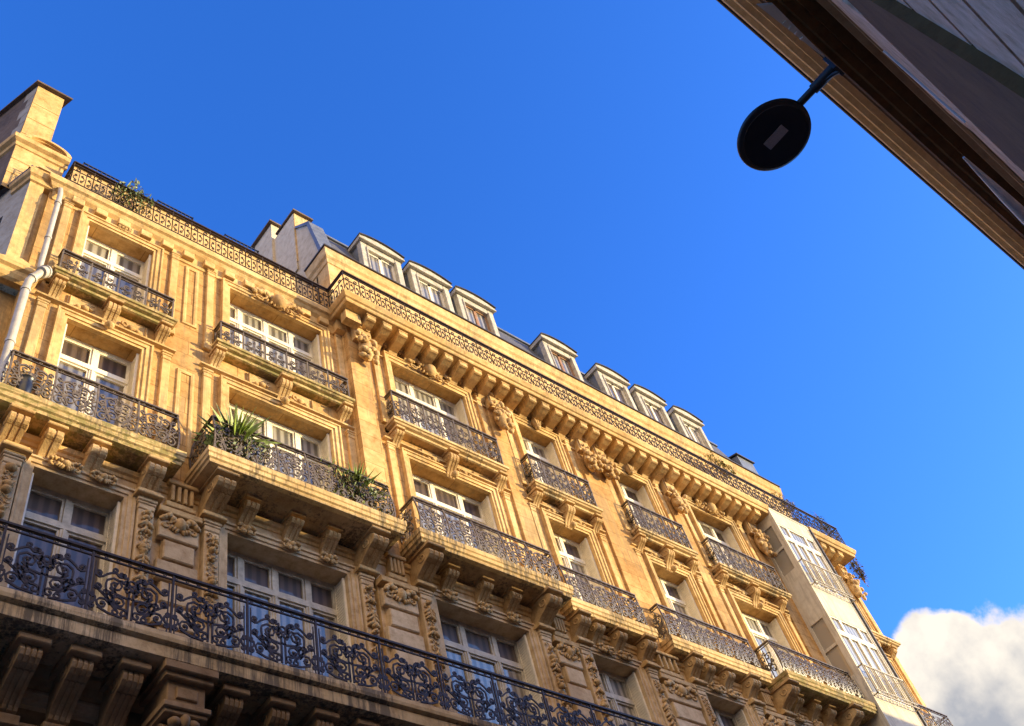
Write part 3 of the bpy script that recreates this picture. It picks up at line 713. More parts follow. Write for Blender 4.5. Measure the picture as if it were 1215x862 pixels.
# party wall and chimney stacks between the blocks
def stack(name,poly,x0,x1,mat):
    m=MB(); m.prism_x(poly,x0,x1); return m.build(name,mat,B)
pw_=stack('party_wall',[(10.62,22.3),(11.06,24.5),(11.7,25.1),(15,25.3),(15,19.8),(11.28,19.8),(11.28,22.3)],8.42,8.82,'party')
s1=stack('chimney',[(11.64,23.4),(11.64,25.95),(12.42,25.95),(12.42,23.4)],8.40,8.90,'stone')
m=MB(); m.box(8.33,8.98,11.55,12.5,25.952,26.02); m.build('chimney_cap','brickdark',s1)
m=MB(); m.prism_x([(11.66,23),(11.66,25.9),(12.3,25.9),(13.6,25.9),(13.6,23)],8.375,8.398); m.build('chimney_render','party',s1)
s2=stack('chimney',[(12.65,21),(12.65,26.75),(13.55,26.75),(13.55,21)],8.30,8.80,'party')
m=MB(); m.box(8.21,8.88,12.56,13.64,26.752,26.82); m.build('chimney_cap','brickdark',s2)
m=MB(); m.prism_x([(10.55,22.28),(11.0,24.52),(11.62,25.15),(11.62,25.05),(11.09,24.45),(10.66,22.28)],8.38,8.84); m.build('roof_flashing','zinc',B)
m=MB(); m.prism_x([(10.75,22.3),(10.75,23.75),(12.2,24.15),(12.2,22.3)],25.35,26.2); m.build('roof_housing','zinc',B)
m=MB(); m.prism_x([(10.68,23.76),(12.2,24.17),(12.2,24.22),(10.68,23.81)],25.28,26.27); m.build('roof_housing_cap','zincdark',B)
# low attic wall behind the left railing
m=MB(); m.box(2.4,8.4,11.0,11.5,19.76,21.24); m.build('attic_wall','stone',B)
m=MB(); m.box(2.4,8.4,10.94,11.5,21.242,21.30); m.build('coping','zincdark',B)
# left pier, segmental pediment and tall chimney
def sp2(p,t): return (p[0]+sx*t,p[1]+sy*t)
m=MB(); x0,x1,Y=1.28,2.30,11.3
a=sp2((x0,Y),5)
m.add([(x0,Y,19.7),(x1,Y,19.7),(x1,Y,21.6),(x0,Y,21.6)],[(0,1,2,3)])
for z in (20.3,20.9): m.cbox(x0-.012,x1-.4,Y-.012,Y,z,z+.56,.006)
pr=m.build('pier','stone',B)
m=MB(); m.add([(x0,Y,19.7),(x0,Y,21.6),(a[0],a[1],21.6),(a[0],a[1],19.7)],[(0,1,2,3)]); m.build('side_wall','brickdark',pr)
m=MB()
m.sweep([(x0+sx*.6,Y+sy*.6),(x0,Y),(x1+.05,Y)],[(0,21.45),(.04,21.47),(.06,21.57),(.14,21.62),(.16,21.74),(0,21.80)])
for ro,rw in ((.50,.10),(.40,.05)):
    vs=[]; n=14
    for k in range(n+1):
        t=PI*k/n; cx=1.86
        for rr,yy in ((ro,Y-.16),(ro,Y+.3),(ro-rw,Y+.3),(ro-rw,Y-.16)): vs.append((cx+math.cos(t)*rr,yy+(0 if ro>.45 else .06),21.76+math.sin(t)*rr*.62))
    m.add(vs,[(k*4+j,k*4+(j+1)%4,(k+1)*4+(j+1)%4,(k+1)*4+j) for k in range(n) for j in range(4)],False)
m.box(1.4,2.3,Y-.03,Y+.4,21.75,21.9)
m.build('segmental_pediment','stone',pr)
m=MB(); X0,X1,Y=1.3,1.93,11.55; b0=sp2((X0,Y),6); b1=sp2((X1,Y),6)
m.add([(X0,Y,21.5),(X1,Y,21.5),(X1,Y,25.2),(X0,Y,25.2)],[(0,1,2,3)])
for z in (22.6,23.4,24.2): m.cbox(X0,X1,Y-.012,Y,z+.012,z+.788,.006)
m.add([(X1,Y,21.5),(b1[0],b1[1],21.5),(b1[0],b1[1],25.2),(X1,Y,25.2)],[(0,1,2,3)])
ch=m.build('chimney','stone',B)
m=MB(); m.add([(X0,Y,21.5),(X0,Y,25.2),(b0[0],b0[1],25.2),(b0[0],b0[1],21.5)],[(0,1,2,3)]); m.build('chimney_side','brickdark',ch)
m=MB(); v=[]
for z in (25.2,25.27):
    for (px,py),(ox,oy) in (((X0,Y),(-.07,-.1)),((X1,Y),(.16,-.1)),(b1,(.16,0)),(b0,(-.07,0))): v.append((px+ox,py+oy,z))
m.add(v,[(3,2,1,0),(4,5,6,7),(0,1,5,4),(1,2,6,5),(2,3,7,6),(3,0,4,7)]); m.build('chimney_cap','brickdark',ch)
# toothed stone quoins on the brick side
m=MB()
for k in range(7):
    t=.22 if k%2 else .38; z=21.7+.5*k; p=sp2((X0,Y),t)
    m.add([(X0-.006,Y,z),(p[0]-.006,p[1],z),(p[0]-.006,p[1],z+.48),(X0-.006,Y,z+.48)],[(0,1,2,3)])
m.build('quoins','sidewall',ch)
# broken-pediment ledge on the corner pilaster, z 16
m=MB(); m.sweep([(1.66,WL+.1),(1.66,WL-.02),(2.16,WL-.02),(2.16,WL+.1)],[(0,15.86),(.05,15.9),(.09,15.98),(.10,16.08),(.16,16.12),(.17,16.22),(.15,16.26),(0,16.27)])
m.add([(1.5,WL-.16,16.262),(2.3,WL-.16,16.262),(1.9,WL-.16,16.42),(1.5,WL+.1,16.262),(2.3,WL+.1,16.262),(1.9,WL+.1,16.42)],[(0,1,2),(0,2,5,3),(1,4,5,2)])
m.build('ledge','stone',B)
# cap of the corner strip under the cornice
m=MB(); m.sweep([(1.66+sx*.5,WL-.02+sy*.5),(1.66,WL-.02),(2.26,WL-.02),(2.26,WL+.2)],[(0,19.28),(.04,19.3),(.05,19.42),(.10,19.46),(.12,19.56),(0,19.62)])
m.add([(1.54,WL-.12,19.6),(2.38,WL-.12,19.6),(2.32,WL-.12,19.66),(1.78,WL-.12,19.9),(1.54,WL+.3,19.6),(2.38,WL+.3,19.6),(2.32,WL+.3,19.66),(1.78,WL+.3,19.9)],[(0,1,2,3),(0,3,7,4),(3,2,6,7),(1,5,6,2)])
m.build('corner_cap','stone',B)
# downpipe
m=MB(); P=[(2.20,10.62,19.35),(2.20,10.56,19.15),(2.20,10.52,18.95),(2.20,10.52,16.4),(2.21,10.50,16.25)]
m.tube(P,.05,12); m.tube([(2.20,10.52,18.6),(2.20,10.52,18.68)],.064,12); m.tube([(2.20,10.52,17.3),(2.20,10.52,17.36)],.062,12)
m.tube([(2.27,10.42,16.12),(2.24,10.40,16.02),(2.21,10.38,15.98)],.10,14); m.tube([(2.30,10.44,16.16),(2.27,10.42,16.12)],.115,14)
m.tube([(2.22,10.39,16.0),(2.14,10.42,15.85),(2.08,10.45,15.7),(2.07,10.46,15.5),(2.07,10.46,9)],.068,12)
m.tube([(2.13,10.43,15.82),(2.11,10.435,15.78)],.085,12); m.tube([(2.07,10.46,15.45),(2.07,10.46,15.40)],.082,12); m.tube([(2.07,10.46,14.0),(2.07,10.46,13.93)],.08,12)
m.build('downpipe','pipe',B)
m=MB(); m.tube([(2.33,11.2,20.45),(2.28,11.1,20.3),(2.25,11.05,20.0),(2.25,11.05,19.7)],.07,10); m.build('downpipe','white',B)
# guard rails on the flat roof, left block
for x0,x1 in ((2.58,3.5),(4.28,5.16),(5.95,6.85)):
    m=MB(); z0,z1=21.0,21.62; y=11.0
    m.box(x0,x1,y,y+.03,z1-.03,z1); m.box(x0,x1,y,y+.03,z0+.25,z0+.28)
    x=x0
    while x<=x1+.001: m.box(x,x+.018,y+.006,y+.024,z0-.6,z1-.03); x+=(x1-x0-.018)/9
    for xx in (x0,x1-.03): m.box(xx,xx+.03,y,y+.9,z1-.03,z1-.001)
    m.build('guard_rail','ironblue',B)

# ------------------------------------------------------------------ glazed oriel
O0,O1,OY=23.44,25.42,9.9
m=MB()
zb=8.8
def fpan(x0,x1,z0,z1,y0=OY,y1=OY+.08): m.box(x0,x1,y0,y1,z0,z1)
m.box(O0,O0+.10,OY,OY+.10,zb,19.56); m.box(O1-.10,O1,OY,OY+.10,zb,19.56)
FL=[(9.4,11.9),(13.05,15.55),(16.68,19.0)]
prev=zb
for a,b2 in FL:
    fpan(O0+.10,O1-.10,prev,a,OY+.01,OY+.09); prev=b2
fpan(O0+.10,O1-.10,prev,19.56,OY+.01,OY+.09)
m.box(O0,O0+.08,OY+.10,WR,zb,9.2)
prev=zb
for a,b2 in FL:
    m.box(O0,O0+.07,OY+.10,WR,prev,a+.65 if a!=9.4 else a); prev=b2
m.box(O0,O0+.07,OY+.10,WR,prev,19.56)
m.box(O1-.07,O1,OY+.10,WR,zb,19.56); m.box(O0,O1,OY,WR,19.56,19.62); m.box(O0,O1,OY,WR,zb-.1,zb)
for a,b2 in FL: m.box(O0+.002,O0+.06,OY+.10,OY+.18,a+.65,b2); m.box(O0+.002,O0+.06,WR-.08,WR,a+.65,b2); m.box(O0+.002,O0+.06,OY+.18,WR-.08,b2-.9,b2-.82)
OR=m.build('oriel','cream',B)
for a,b2 in FL:
    w=MB(); zt=b2-.55; L=O1-O0-.2
    cs=[O0+.10,O0+.10+L*.26,O0+.10+L*.74,O1-.10]
    for a2,b3 in zip(cs[:-1],cs[1:]):
        for p,q in ((a,zt-.04),(zt+.04,b2)):
            w.box(a2,a2+.05,OY+.02,OY+.07,p,q); w.box(b3-.05,b3,OY+.02,OY+.07,p,q); w.box(a2+.05,b3-.05,OY+.02,OY+.07,p,p+.05); w.box(a2+.05,b3-.05,OY+.02,OY+.07,q-.05,q)
    mid=(cs[1]+cs[2])/2; w.box(mid-.05,mid+.05,OY+.015,OY+.07,a,zt-.04)
    w.box(cs[0],cs[-1],OY+.012,OY+.07,zt-.04,zt+.04)
    w.build('window','white',OR)
    p=MB(); p.add([(O0+.1,OY+.055,a),(O1-.1,OY+.055,a),(O1-.1,OY+.055,b2),(O0+.1,OY+.055,b2)],[(0,1,2,3)]); p.build('pane','glasscurt',OR)
    p=MB(); p.add([(O0+.05,OY+.1,a+.65),(O0+.05,WR,a+.65),(O0+.05,WR,b2),(O0+.05,OY+.1,b2)],[(3,2,1,0)]); p.build('side_pane','glasscurt',OR)
    r=MB(); y=OY-.14; z0=a-.03
    r.box(O0+.05,O1-.02,y,y+.03,z0+.78,z0+.82); r.box(O0+.05,O1-.02,y,y+.025,z0+.04,z0+.065); r.box(O0+.05,O1-.02,y,y+.025,z0-.08,z0-.055)
    x=O0+.05
    while x<O1-.03: r.box(x,x+.016,y+.004,y+.022,z0+.065,z0+.78); x+=.105
    x=O0+.1
    while x<O1-.15: r.ribbon(spiral(x,z0-.01,.035,.035,0,2*PI,9),lambda u,v,o:(u,y+.012+o,v),.012,.014); x+=.17
    for xx in (O0+.05,O1-.05): r.box(xx,xx+.03,y,OY,z0+.785,z0+.815); r.box(xx,xx+.03,y,OY,z0-.08,z0-.055)
    r.build('railing','railcream',OR)
m=MB(); m.box(O1+.003,O1+.05,OY-.05,WR,zb,19.50); m.build('cover_strip','zincdark',OR)
m=MB(); m.box(O1+.06,O1+.20,OY+.15,WR,zb,19.3); m.build('edge_panel','cream',OR)
# right end of the facade: level 2 balcony with its railing seen from the side
bb=balcony(25.7,28.15,WR,10.1,12.72,SLAB_B,'slab','belly',.97,.9,belly=.05,inset=.12,top_in=.12)
consoles(bb,(26.0,27.5),WR,12.43,((.3,.55,.42,3),)*2,'carved')
pilaster(27.62,27.85,12.8,18.7,WR,.10)

# ------------------------------------------------------------------ plants
def leafcloud(mb,c,r,n,size,seed,droop=0):
    q=random.Random(seed)
    for _ in range(n):
        while True:
            p=Vector((q.uniform(-1,1),q.uniform(-1,1),q.uniform(-1,1)))
            if .25<p.length<1: break
        k=1+.35*math.sin(p.x*5+seed)*math.cos(p.z*4)
        P=Vector((c[0]+p.x*r[0]*k,c[1]+p.y*r[1]*k,c[2]+p.z*r[2]*k-droop*abs(p.x)))
        a=Vector((q.gauss(0,1),q.gauss(0,1),q.gauss(0,1))).normalized(); b=a.orthogonal().normalized()
        s=size*q.uniform(.5,1.3)
        mb.add([P-a*s,P-b*s*.38,P+a*s,P+b*s*.38],[(0,1,2,3)])
def shrub(name,c,r,n,size,seed,label,mat='leaf',cat='plant',pot=None,group='plants growing on the facade',stems=5):
    base=(c[0],c[1],c[2]-r[2])
    e=empty(name,base,label,cat,group)
    m=MB(); leafcloud(m,c,r,n,size,seed); m.build('foliage',mat,e)
    s=MB(); q=random.Random(seed)
    for k in range(stems):
        t=(c[0]+q.uniform(-.7,.7)*r[0],c[1]+q.uniform(-.5,.5)*r[1],c[2]+q.uniform(.5,1.05)*r[2])
        s.tube([base,((base[0]+t[0])/2+.05*q.uniform(-1,1),(base[1]+t[1])/2,(base[2]+t[2])/2),t],.012,5,True,[.014,.01,.004])
    s.build('stem','wood',e)
    if pot:
        px,py,pz,pr,ph=pot; p=MB(); p.tube([(px,py,pz),(px,py,pz+ph*.9),(px,py,pz+ph)],pr,14,True,[pr*.7,pr,pr*1.12]); p.build('pot','terracotta',e)
    return e
def yucca(c,h,n,seed,label,pot=True):
    e=empty('yucca',(c[0],c[1],c[2]),label,'plant','plants growing on the facade'); q=random.Random(seed); m=MB()
    top=(c[0],c[1],c[2]+h*.55)
    for k in range(n):
        a=q.uniform(0,2*PI); el=q.uniform(.05,1.35); L=h*q.uniform(.45,.75); w=.02+.012*q.random()
        d=Vector((math.cos(a)*math.cos(el),math.sin(a)*math.cos(el),math.sin(el))); side=d.cross(Vector((0,0,1))).normalized()*w
        P0=Vector(top)+Vector((0,0,q.uniform(-.12,.08))); P1=P0+d*L*.5; P2=P0+d*L-Vector((0,0,L*.22*math.cos(el)))
        m.add([P0-side*.6,P0+side*.6,P1+side,P2,P1-side],[(0,1,2,3,4)])
    m.build('leaves','yucca',e)
    s=MB(); s.tube([(c[0],c[1],c[2]+.2),top],.035,8); s.build('trunk','wood',e)
    p=MB(); p.tube([c,(c[0],c[1],c[2]+.22),(c[0],c[1],c[2]+.27)],.15,14,True,[.11,.15,.17]); p.build('pot','terracotta',e)
    return e
yucca((5.85,10.36,12.73),1.30,90,3,'large spiky green yucca at the left end of the planted second balcony')
yucca((8.30,10.38,12.73),1.15,44,5,'smaller spiky yucca standing at the right end of the planted second balcony')
shrub('balcony_shrub',(8.15,10.12,13.3),(.75,.2,.5),900,.06,8,'dark leafy shrub tangled behind the railing below the smaller yucca',pot=(8.0,10.42,12.73,.13,.2))
shrub('balcony_shrub',(5.9,10.15,13.25),(.55,.18,.45),600,.06,18,'dark leafy shrub behind the ironwork at the foot of the large yucca',pot=(6.1,10.42,12.73,.13,.2))
shrub('terrace_shrub',(3.62,10.66,20.45),(.42,.22,.55),650,.055,11,'bushy green shrub growing through the roof terrace railing at the left',pot=(3.62,10.85,19.76,.16,.3))
shrub('terrace_shrub',(22.35,10.12,21.05),(.75,.14,.45),600,.07,12,'loose olive green bush at the roof railing beside the rightmost white dormer','dryleaf',pot=(22.3,10.2,19.76,.17,.35))
shrub('terrace_shrub',(25.4,10.12,20.8),(.6,.14,.4),420,.07,13,'dry yellowish bush on the roof terrace above the glazed oriel','dryleaf',pot=(25.4,10.2,19.76,.17,.35))
shrub('terrace_shrub',(27.5,10.2,20.9),(.32,.14,.5),120,.08,14,'sparse twiggy plant at the right corner of the roof terrace',pot=(27.5,10.2,19.76,.15,.3))
shrub('hanging_plant',(28.2,10.25,19.2),(.2,.2,.55),420,.07,15,'green plant hanging over the right end of the roof cornice','dryleaf')
# dark planter standing at the left end of the second level balcony
e=empty('planter',(2.42,10.36,12.73),'small black planter with handles at the left end of the second balcony row','planter')
p=MB(); p.tube([(2.42,10.40,12.73),(2.42,10.40,12.80),(2.42,10.40,12.98),(2.42,10.40,13.1),(2.42,10.40,13.14)],.12,16,True,[.07,.10,.12,.10,.13]); p.build('pot','blackpot',e)
for s in (-1,1):
    p=MB(); p.tube([(2.42+s*.12,10.40,12.88),(2.42+s*.18,10.40,12.93),(2.42+s*.17,10.40,13.04),(2.42+s*.11,10.40,13.08)],.012,6); p.build('handle','blackpot',e)

# ------------------------------------------------------------------ opposite building (the camera stands at its foot)
OB=empty('opposite_building',(20,-.6,GZ),'dark brown facade with a tan cornice seen from directly below, upper right','building')
YO=-.60; X0,X1=-14,62
ops=[]
for k in range(16):
    xc=-11+4.4*k
    ops.append((xc,xc+1.25,9.9,12.3)); ops.append((xc,xc+1.25,6.9,8.5))
m=MB(); xs=sorted({X0,X1}|{o[0] for o in ops}|{o[1] for o in ops}); zs=[GZ,6.44,6.9,8.5,9.9,12.3,13.0]
for i in range(len(xs)-1):
    for j in range(1,len(zs)-1):
        cx=(xs[i]+xs[i+1])/2; cz=(zs[j]+zs[j+1])/2
        if any(o[0]<cx<o[1] and o[2]<cz<o[3] for o in ops): continue
        m.add([(xs[i],YO,zs[j]),(xs[i+1],YO,zs[j]),(xs[i+1],YO,zs[j+1]),(xs[i],YO,zs[j+1])],[(3,2,1,0)])
for a,b2,c,d in ops:
    y=YO-.25
    for q in ([(a,YO,c),(a,y,c),(a,y,d),(a,YO,d)],[(b2,YO,c),(b2,y,c),(b2,y,d),(b2,YO,d)],[(a,YO,d),(a,y,d),(b2,y,d),(b2,YO,d)],[(a,YO,c),(a,y,c),(b2,y,c),(b2,YO,c)]): m.add(q,[(0,1,2,3)])
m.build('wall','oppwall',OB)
for a,b2,c,d in ops:
    w=MB(); y=YO-.18
    w.box(a,a+.06,y-.05,y,c,d); w.box(b2-.06,b2,y-.05,y,c,d); w.box(a+.06,b2-.06,y-.05,y,d-.07,d); w.box(a+.06,b2-.06,y-.05,y,c,c+.07); w.box((a+b2)/2-.04,(a+b2)/2+.04,y-.05,y,c+.07,d-.07)
    wo=w.build('window','white',OB)
    p=MB(); p.add([(a,y-.03,c),(b2,y-.03,c),(b2,y-.03,d),(a,y-.03,d)],[(3,2,1,0)]); p.build('pane','glassdark',wo)
# ground floor of pale stone courses
z=GZ; 
m=MB()
k=0
while z<6.2:
    m.cbox(X0,X1,-YO,-YO+.1,z,z+.60,.0) if False else None
    m.add([(X0,YO+.03,z+.03),(X1,YO+.03,z+.03),(X1,YO+.03,z+.62),(X0,YO+.03,z+.62)],[(3,2,1,0)])
    m.add([(X0,YO,z+.02),(X1,YO,z+.02),(X1,YO+.03,z+.03),(X0,YO+.03,z+.03)],[(3,2,1,0)]); m.add([(X0,YO+.03,z+.62),(X1,YO+.03,z+.62),(X1,YO,z+.63),(X0,YO,z+.63)],[(3,2,1,0)])
    z+=.65
m.build('stone_courses','opppale',OB)
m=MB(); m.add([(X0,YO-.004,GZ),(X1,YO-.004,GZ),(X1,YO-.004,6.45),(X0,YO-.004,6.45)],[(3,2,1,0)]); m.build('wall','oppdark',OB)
# dark arched head over the ground-floor opening
m=MB(); n=10; vs=[]
for k in range(n+1):
    z=GZ+8.0*k/n; x=3.56+.16*max(0,(z-3.6)/1.5)**1.3
    vs+=[(x,YO+.10,z),(X1,YO+.10,z),(x,YO,z)]
m.add(vs,[(k*3,k*3+3,k*3+4,k*3+1) for k in range(n)]+[(k*3,k*3+2,k*3+5,k*3+3) for k in range(n)])
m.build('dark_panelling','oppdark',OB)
def och(name,prof,mat): # moulding along the facade, outward +Y
    m=MB(); m.sweep([(X1,YO),(X0,YO)],prof); return m.build(name,mat,OB)
och('string_course',[(.01,6.45),(.05,6.47),(.06,6.52),(.05,6.56),(.01,6.58)],'opplight')
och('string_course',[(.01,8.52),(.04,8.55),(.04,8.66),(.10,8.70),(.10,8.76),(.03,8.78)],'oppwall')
och('pale_band',[(.0,7.55),(.03,7.56),(.03,8.35),(.0,8.36)],'opppale') if False else None
for x0,x1 in ((X0,-9.9),(-9.6,-5.3)): pass
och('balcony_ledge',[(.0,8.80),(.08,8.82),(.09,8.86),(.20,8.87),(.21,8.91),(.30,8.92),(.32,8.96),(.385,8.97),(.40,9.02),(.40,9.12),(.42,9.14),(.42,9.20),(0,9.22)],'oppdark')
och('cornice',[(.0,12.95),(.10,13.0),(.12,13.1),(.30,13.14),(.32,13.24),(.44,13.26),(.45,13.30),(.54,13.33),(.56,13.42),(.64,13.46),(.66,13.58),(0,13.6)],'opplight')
och('gutter',[(.0,13.602),(.69,13.602),(.705,13.62),(.705,13.68),(0,13.69)],'zincdark')
m=MB(); m.add([(X0,YO+.7,13.69),(X1,YO+.7,13.69),(X1,-10,14.3),(X0,-10,14.3),(X0,-10,GZ),(X1,-10,GZ)],[(3,2,1,0),(3,4,5,2)]); 
for x in (X0,X1): m.add([(x,YO,GZ),(x,-10,GZ),(x,-10,14.3),(x,YO,13.69)],[(0,1,2,3)])
m.build('roof','zinc',OB)
m=MB(); m.box(17.8,X1,YO,YO+.705,13.692,14.22); m.build('added_shadow_block','oppwall',OB)  # unseen block added to raise the shadow edge on the facade across
# pale panels, conduits and fittings on the wall between string course and ledge
m=MB(); m.box(5.2,7.6,YO,YO+.03,7.35,8.48); m.box(7.75,9.4,YO,YO+.02,7.15,8.2); m.box(9.5,16,YO,YO+.03,7.35,8.48); m.build('pale_panel','opppale',OB)
m=MB(); m.tube([(6.35,YO+.03,8.35),(6.75,YO+.03,8.1),(7.15,YO+.03,7.75)],.022,10); m.build('conduit','bluegrey',OB)
m=MB(); m.tube([(7.75,YO+.25,8.06),(8.5,YO+.26,8.06),(9.6,YO+.27,8.06)],.075,14,True,[.012,.05,.085]); m.tube([(9.55,YO+.27,8.06),(9.62,YO+.27,8.06)],.10,14); m.build('downpipe','bluegrey',OB)

m=MB(); m.add([(5.33,-.135,8.90),(5.45,-.235,8.90),(6.45,-.195,8.90),(5.33,-.135,8.95),(5.45,-.235,8.95),(6.45,-.195,8.95)],[(0,1,2),(5,4,3),(0,3,4,1),(1,4,5,2),(2,5,3,0)])
for k in range(4): m.box(5.66+.09*k,5.69+.09*k,-.20,-.165,8.885,8.92)
m.build('ledge_ornament','white',OB)
# ------------------------------------------------------------------ street lamp hung over the street
LP=empty('street_lamp',(6.33,-.18,8.7),'round flat dark street lamp on an arm from the opposite facade, switched off','street lamp')
m=MB(); c=(6.33,.655,8.70)
prof=[(.0,8.66),(.30,8.66),(.365,8.665),(.385,8.68),(.39,8.70),(.37,8.735),(.25,8.77),(.10,8.80),(0,8.80)]
seg=48; vs=[]
for r,z in prof:
    for j in range(seg): a=2*PI*j/seg; vs.append((c[0]+r*math.cos(a),c[1]+r*math.sin(a),z))
m.add(vs,[(i*seg+j,(i+1)*seg+j,(i+1)*seg+(j+1)%seg,i*seg+(j+1)%seg) for i in range(len(prof)-1) for j in range(seg)],True)
m.build('lamp_head','lampmetal',LP)
m=MB(); vs=[]
for r,z in ((.33,8.6585),(.345,8.651),(.36,8.6585)):
    for j in range(seg): a=2*PI*j/seg; vs.append((c[0]+r*math.cos(a),c[1]+r*math.sin(a),z))
m.add(vs,[(i*seg+j,i*seg+(j+1)%seg,(i+1)*seg+(j+1)%seg,(i+1)*seg+j) for i in range(2) for j in range(seg)]); m.build('rim','lampmetal',LP)
m=MB(); m.cbox(c[0]-.055,c[0]+.055,0,1,0,1) if False else m.box(c[0]-.055,c[0]+.055,c[1]-.125,c[1]+.125,8.645,8.659); m.build('light_panel','lampglass',LP)
m=MB(); m.tube([(6.33,-.19,8.72),(6.33,.06,8.73),(6.33,.34,8.74)],.04,12); m.tube([(6.33,-.19,8.72),(6.33,.10,8.73)],.055,12); m.build('arm','lampmetal',LP)
m=MB(); m.box(6.26,6.40,-.20,-.165,8.62,8.86); m.tube([(6.33,-.18,8.62),(6.33,-.12,8.66),(6.33,.0,8.70)],.02,8); m.build('wall_bracket','lampmetal',LP)

# ------------------------------------------------------------------ light
A,Bz=1.3,.18
to_sun=Vector((A,-1,Bz)).normalized(); el=math.asin(to_sun.z)
sd=bpy.data.lights.new('sun','SUN'); sd.energy=3.7; sd.angle=R(.5); sd.color=(1,.78,.38)
so=bpy.data.objects.new('sun',sd); COL.objects.link(so); so.rotation_euler=(-to_sun).to_track_quat('-Z','Y').to_euler(); so.location=(30,-30,40)
wd=bpy.data.worlds.new('World'); S.world=wd; wd.use_nodes=True; nt=wd.node_tree
bg=nt.nodes['Background']
sky=nt.nodes.new('ShaderNodeTexSky'); sky.sky_type='NISHITA'; sky.sun_disc=False
sky.sun_elevation=el; sky.sun_rotation=math.atan2(to_sun.x,to_sun.y); sky.air_density=1.0; sky.dust_density=1.5; sky.ozone_density=2.0
hs=nt.nodes.new('ShaderNodeHueSaturation'); hs.inputs['Saturation'].default_value=1.04; hs.inputs['Value'].default_value=1.0
tint=nt.nodes.new('ShaderNodeVectorMath'); tint.operation='MULTIPLY'; tint.inputs[1].default_value=(.54,.98,2.12)
nt.links.new(sky.outputs[0],tint.inputs[0]); nt.links.new(tint.outputs[0],hs.inputs['Color'])
# cumulus low in the street gap and added unseen fill clouds: noise-edged dome around fixed sky directions
tc=nt.nodes.new('ShaderNodeTexCoord')
def vm(op,a,b=None):
    n=nt.nodes.new('ShaderNodeVectorMath'); n.operation=op
    nt.links.new(a,n.inputs[0])
    if b is not None:
        if isinstance(b,tuple): n.inputs[1].default_value=b
        else: nt.links.new(b,n.inputs[1])
    return n
def mt(op,a,b=None,clamp=False):
    n=nt.nodes.new('ShaderNodeMath'); n.operation=op; n.use_clamp=clamp
    for i,v in enumerate((a,b)):
        if v is None: continue
        if isinstance(v,(int,float)): n.inputs[i].default_value=v
        else: nt.links.new(v,n.inputs[i])
    return n.outputs[0]
nz=nt.nodes.new('ShaderNodeTexNoise'); nz.inputs['Scale'].default_value=13; nz.inputs['Detail'].default_value=9; nz.inputs['Roughness'].default_value=.56
nt.links.new(tc.outputs['Generated'],nz.inputs['Vector'])
nz2=nt.nodes.new('ShaderNodeTexNoise'); nz2.inputs['Scale'].default_value=42; nz2.inputs['Detail'].default_value=8
nt.links.new(tc.outputs['Generated'],nz2.inputs['Vector'])
CLOUDS=[((.848,.286,.446),.052),((.868,.262,.405),.06),((.838,.315,.424),.045),((.885,.27,.36),.12),((.885,.225,.405),.05),((-.5,-.7,.5),.5),((-.85,-.35,.4),.35),((-.1,-.97,.22),.3)]  # last three lie unseen behind the camera, added to fill the shaded facade
best=None
for d,rad in CLOUDS:
    dv=vm('DISTANCE',tc.outputs['Generated'],d).outputs['Value']
    s_=mt('SUBTRACT',1.0,mt('DIVIDE',dv,rad))
    best=s_ if best is None else mt('MAXIMUM',best,s_)
f=mt('ADD',best,mt('MULTIPLY',mt('SUBTRACT',nz.outputs['Fac'],.5),.9))
f=mt('ADD',f,mt('MULTIPLY',mt('SUBTRACT',nz2.outputs['Fac'],.5),.25))
fm=nt.nodes.new('ShaderNodeMapRange'); fm.interpolation_type='SMOOTHSTEP'; fm.inputs['From Min'].default_value=-.02; fm.inputs['From Max'].default_value=.11
nt.links.new(f,fm.inputs['Value'])
cl=nt.nodes.new('ShaderNodeValToRGB'); e=cl.color_ramp.elements
e[0].position=.0; e[0].color=(3.0,2.75,2.4,1); e[1].position=.85; e[1].color=(1.25,1.3,1.45,1)
CG=nt.nodes.new('ShaderNodeVectorMath'); CG.operation='DOT_PRODUCT'; nt.links.new(tc.outputs['Generated'],CG.inputs[0]); CG.inputs[1].default_value=(0,0,1)
shade=nt.nodes.new('ShaderNodeMapRange'); shade.inputs['From Min'].default_value=.47; shade.inputs['From Max'].default_value=.36
nt.links.new(CG.outputs['Value'],shade.inputs['Value'])
nt.links.new(mt('ADD',shade.outputs[0],mt('ADD',mt('MULTIPLY',mt('SUBTRACT',nz.outputs['Fac'],.5),2.2),mt('MULTIPLY',mt('SUBTRACT',nz2.outputs['Fac'],.5),.8))),cl.inputs[0])
mx=nt.nodes.new('ShaderNodeMix'); mx.data_type='RGBA'; nt.links.new(fm.outputs[0],mx.inputs[0]); nt.links.new(hs.outputs[0],mx.inputs[6])
sxyz=nt.nodes.new('ShaderNodeSeparateXYZ'); nt.links.new(tc.outputs['Generated'],sxyz.inputs[0])
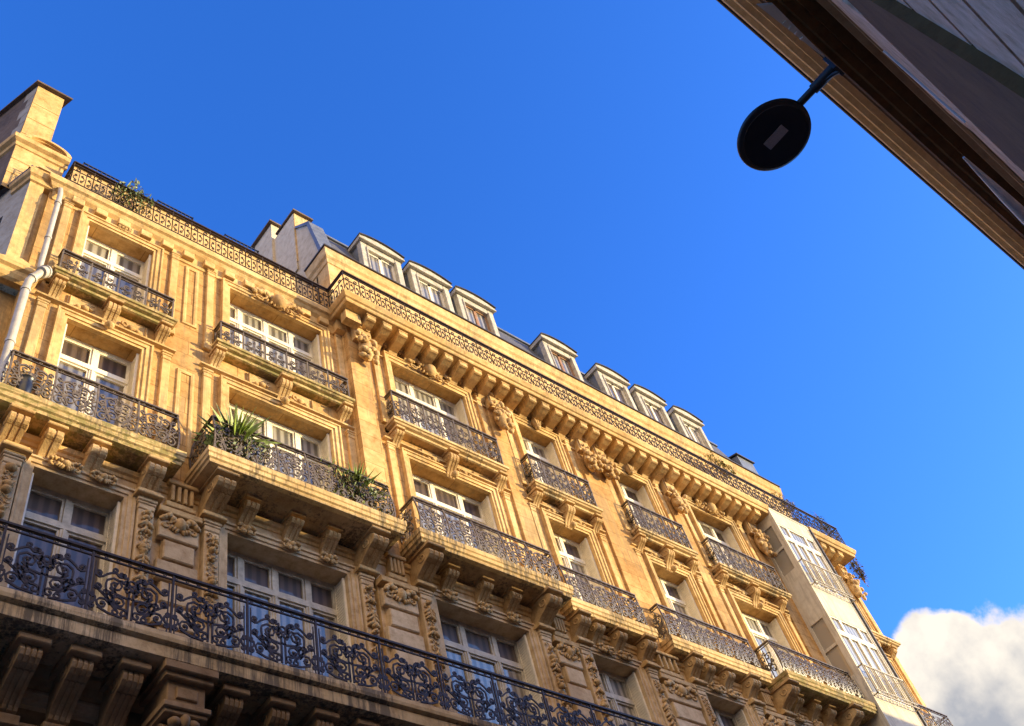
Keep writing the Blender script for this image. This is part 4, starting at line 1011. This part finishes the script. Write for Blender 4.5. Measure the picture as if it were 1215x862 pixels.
mr=nt.nodes.new('ShaderNodeMapRange'); mr.inputs['From Min'].default_value=0; mr.inputs['From Max'].default_value=-.35; mr.inputs['To Min'].default_value=1; mr.inputs['To Max'].default_value=3.0  # extra brightness for the added clouds behind the camera
nt.links.new(sxyz.outputs[1],mr.inputs['Value'])
cs=nt.nodes.new('ShaderNodeVectorMath'); cs.operation='SCALE'; nt.links.new(cl.outputs[0],cs.inputs[0]); nt.links.new(mr.outputs[0],cs.inputs['Scale'])
wt=nt.nodes.new('ShaderNodeMix'); wt.data_type='RGBA'; wt.inputs[6].default_value=(1,1,1,1); wt.inputs[7].default_value=(1.1,.88,.64,1)
mr2=nt.nodes.new('ShaderNodeMapRange'); mr2.inputs['From Min'].default_value=0; mr2.inputs['From Max'].default_value=-.35; nt.links.new(sxyz.outputs[1],mr2.inputs['Value']); nt.links.new(mr2.outputs[0],wt.inputs[0])
cm=nt.nodes.new('ShaderNodeVectorMath'); cm.operation='MULTIPLY'; nt.links.new(cs.outputs[0],cm.inputs[0]); nt.links.new(wt.outputs[2],cm.inputs[1])
nt.links.new(cm.outputs[0],mx.inputs[7])
nt.links.new(mx.outputs[2],bg.inputs['Color']); bg.inputs['Strength'].default_value=.15

# ------------------------------------------------------------------ camera (calibrated from the photograph's vanishing points)
rx=Vector((0.76150863,0.39583036,0.51324744)); ry=Vector((-0.61414231,0.69379665,0.3761322)); rz=Vector((-0.20720481,-0.60163488,0.77142831))
right=Vector((rx[0],ry[0],rz[0])); down=Vector((rx[1],ry[1],rz[1])); fwd=Vector((rx[2],ry[2],rz[2]))
cam=bpy.data.cameras.new('camera'); co=bpy.data.objects.new('camera',cam); COL.objects.link(co)
mw=Matrix((( right.x,-down.x,-fwd.x,0),(right.y,-down.y,-fwd.y,0),(right.z,-down.z,-fwd.z,0),(0,0,0,1)))
co.matrix_world=mw
cam.sensor_fit='HORIZONTAL'; cam.sensor_width=36; cam.lens=36*1213/1215; cam.clip_start=.05; cam.clip_end=5000
S.camera=co
S.view_settings.view_transform='Standard'; S.view_settings.look='None'; S.view_settings.gamma=1; S.view_settings.exposure=1.3
S.render.resolution_x=1024; S.render.resolution_y=726
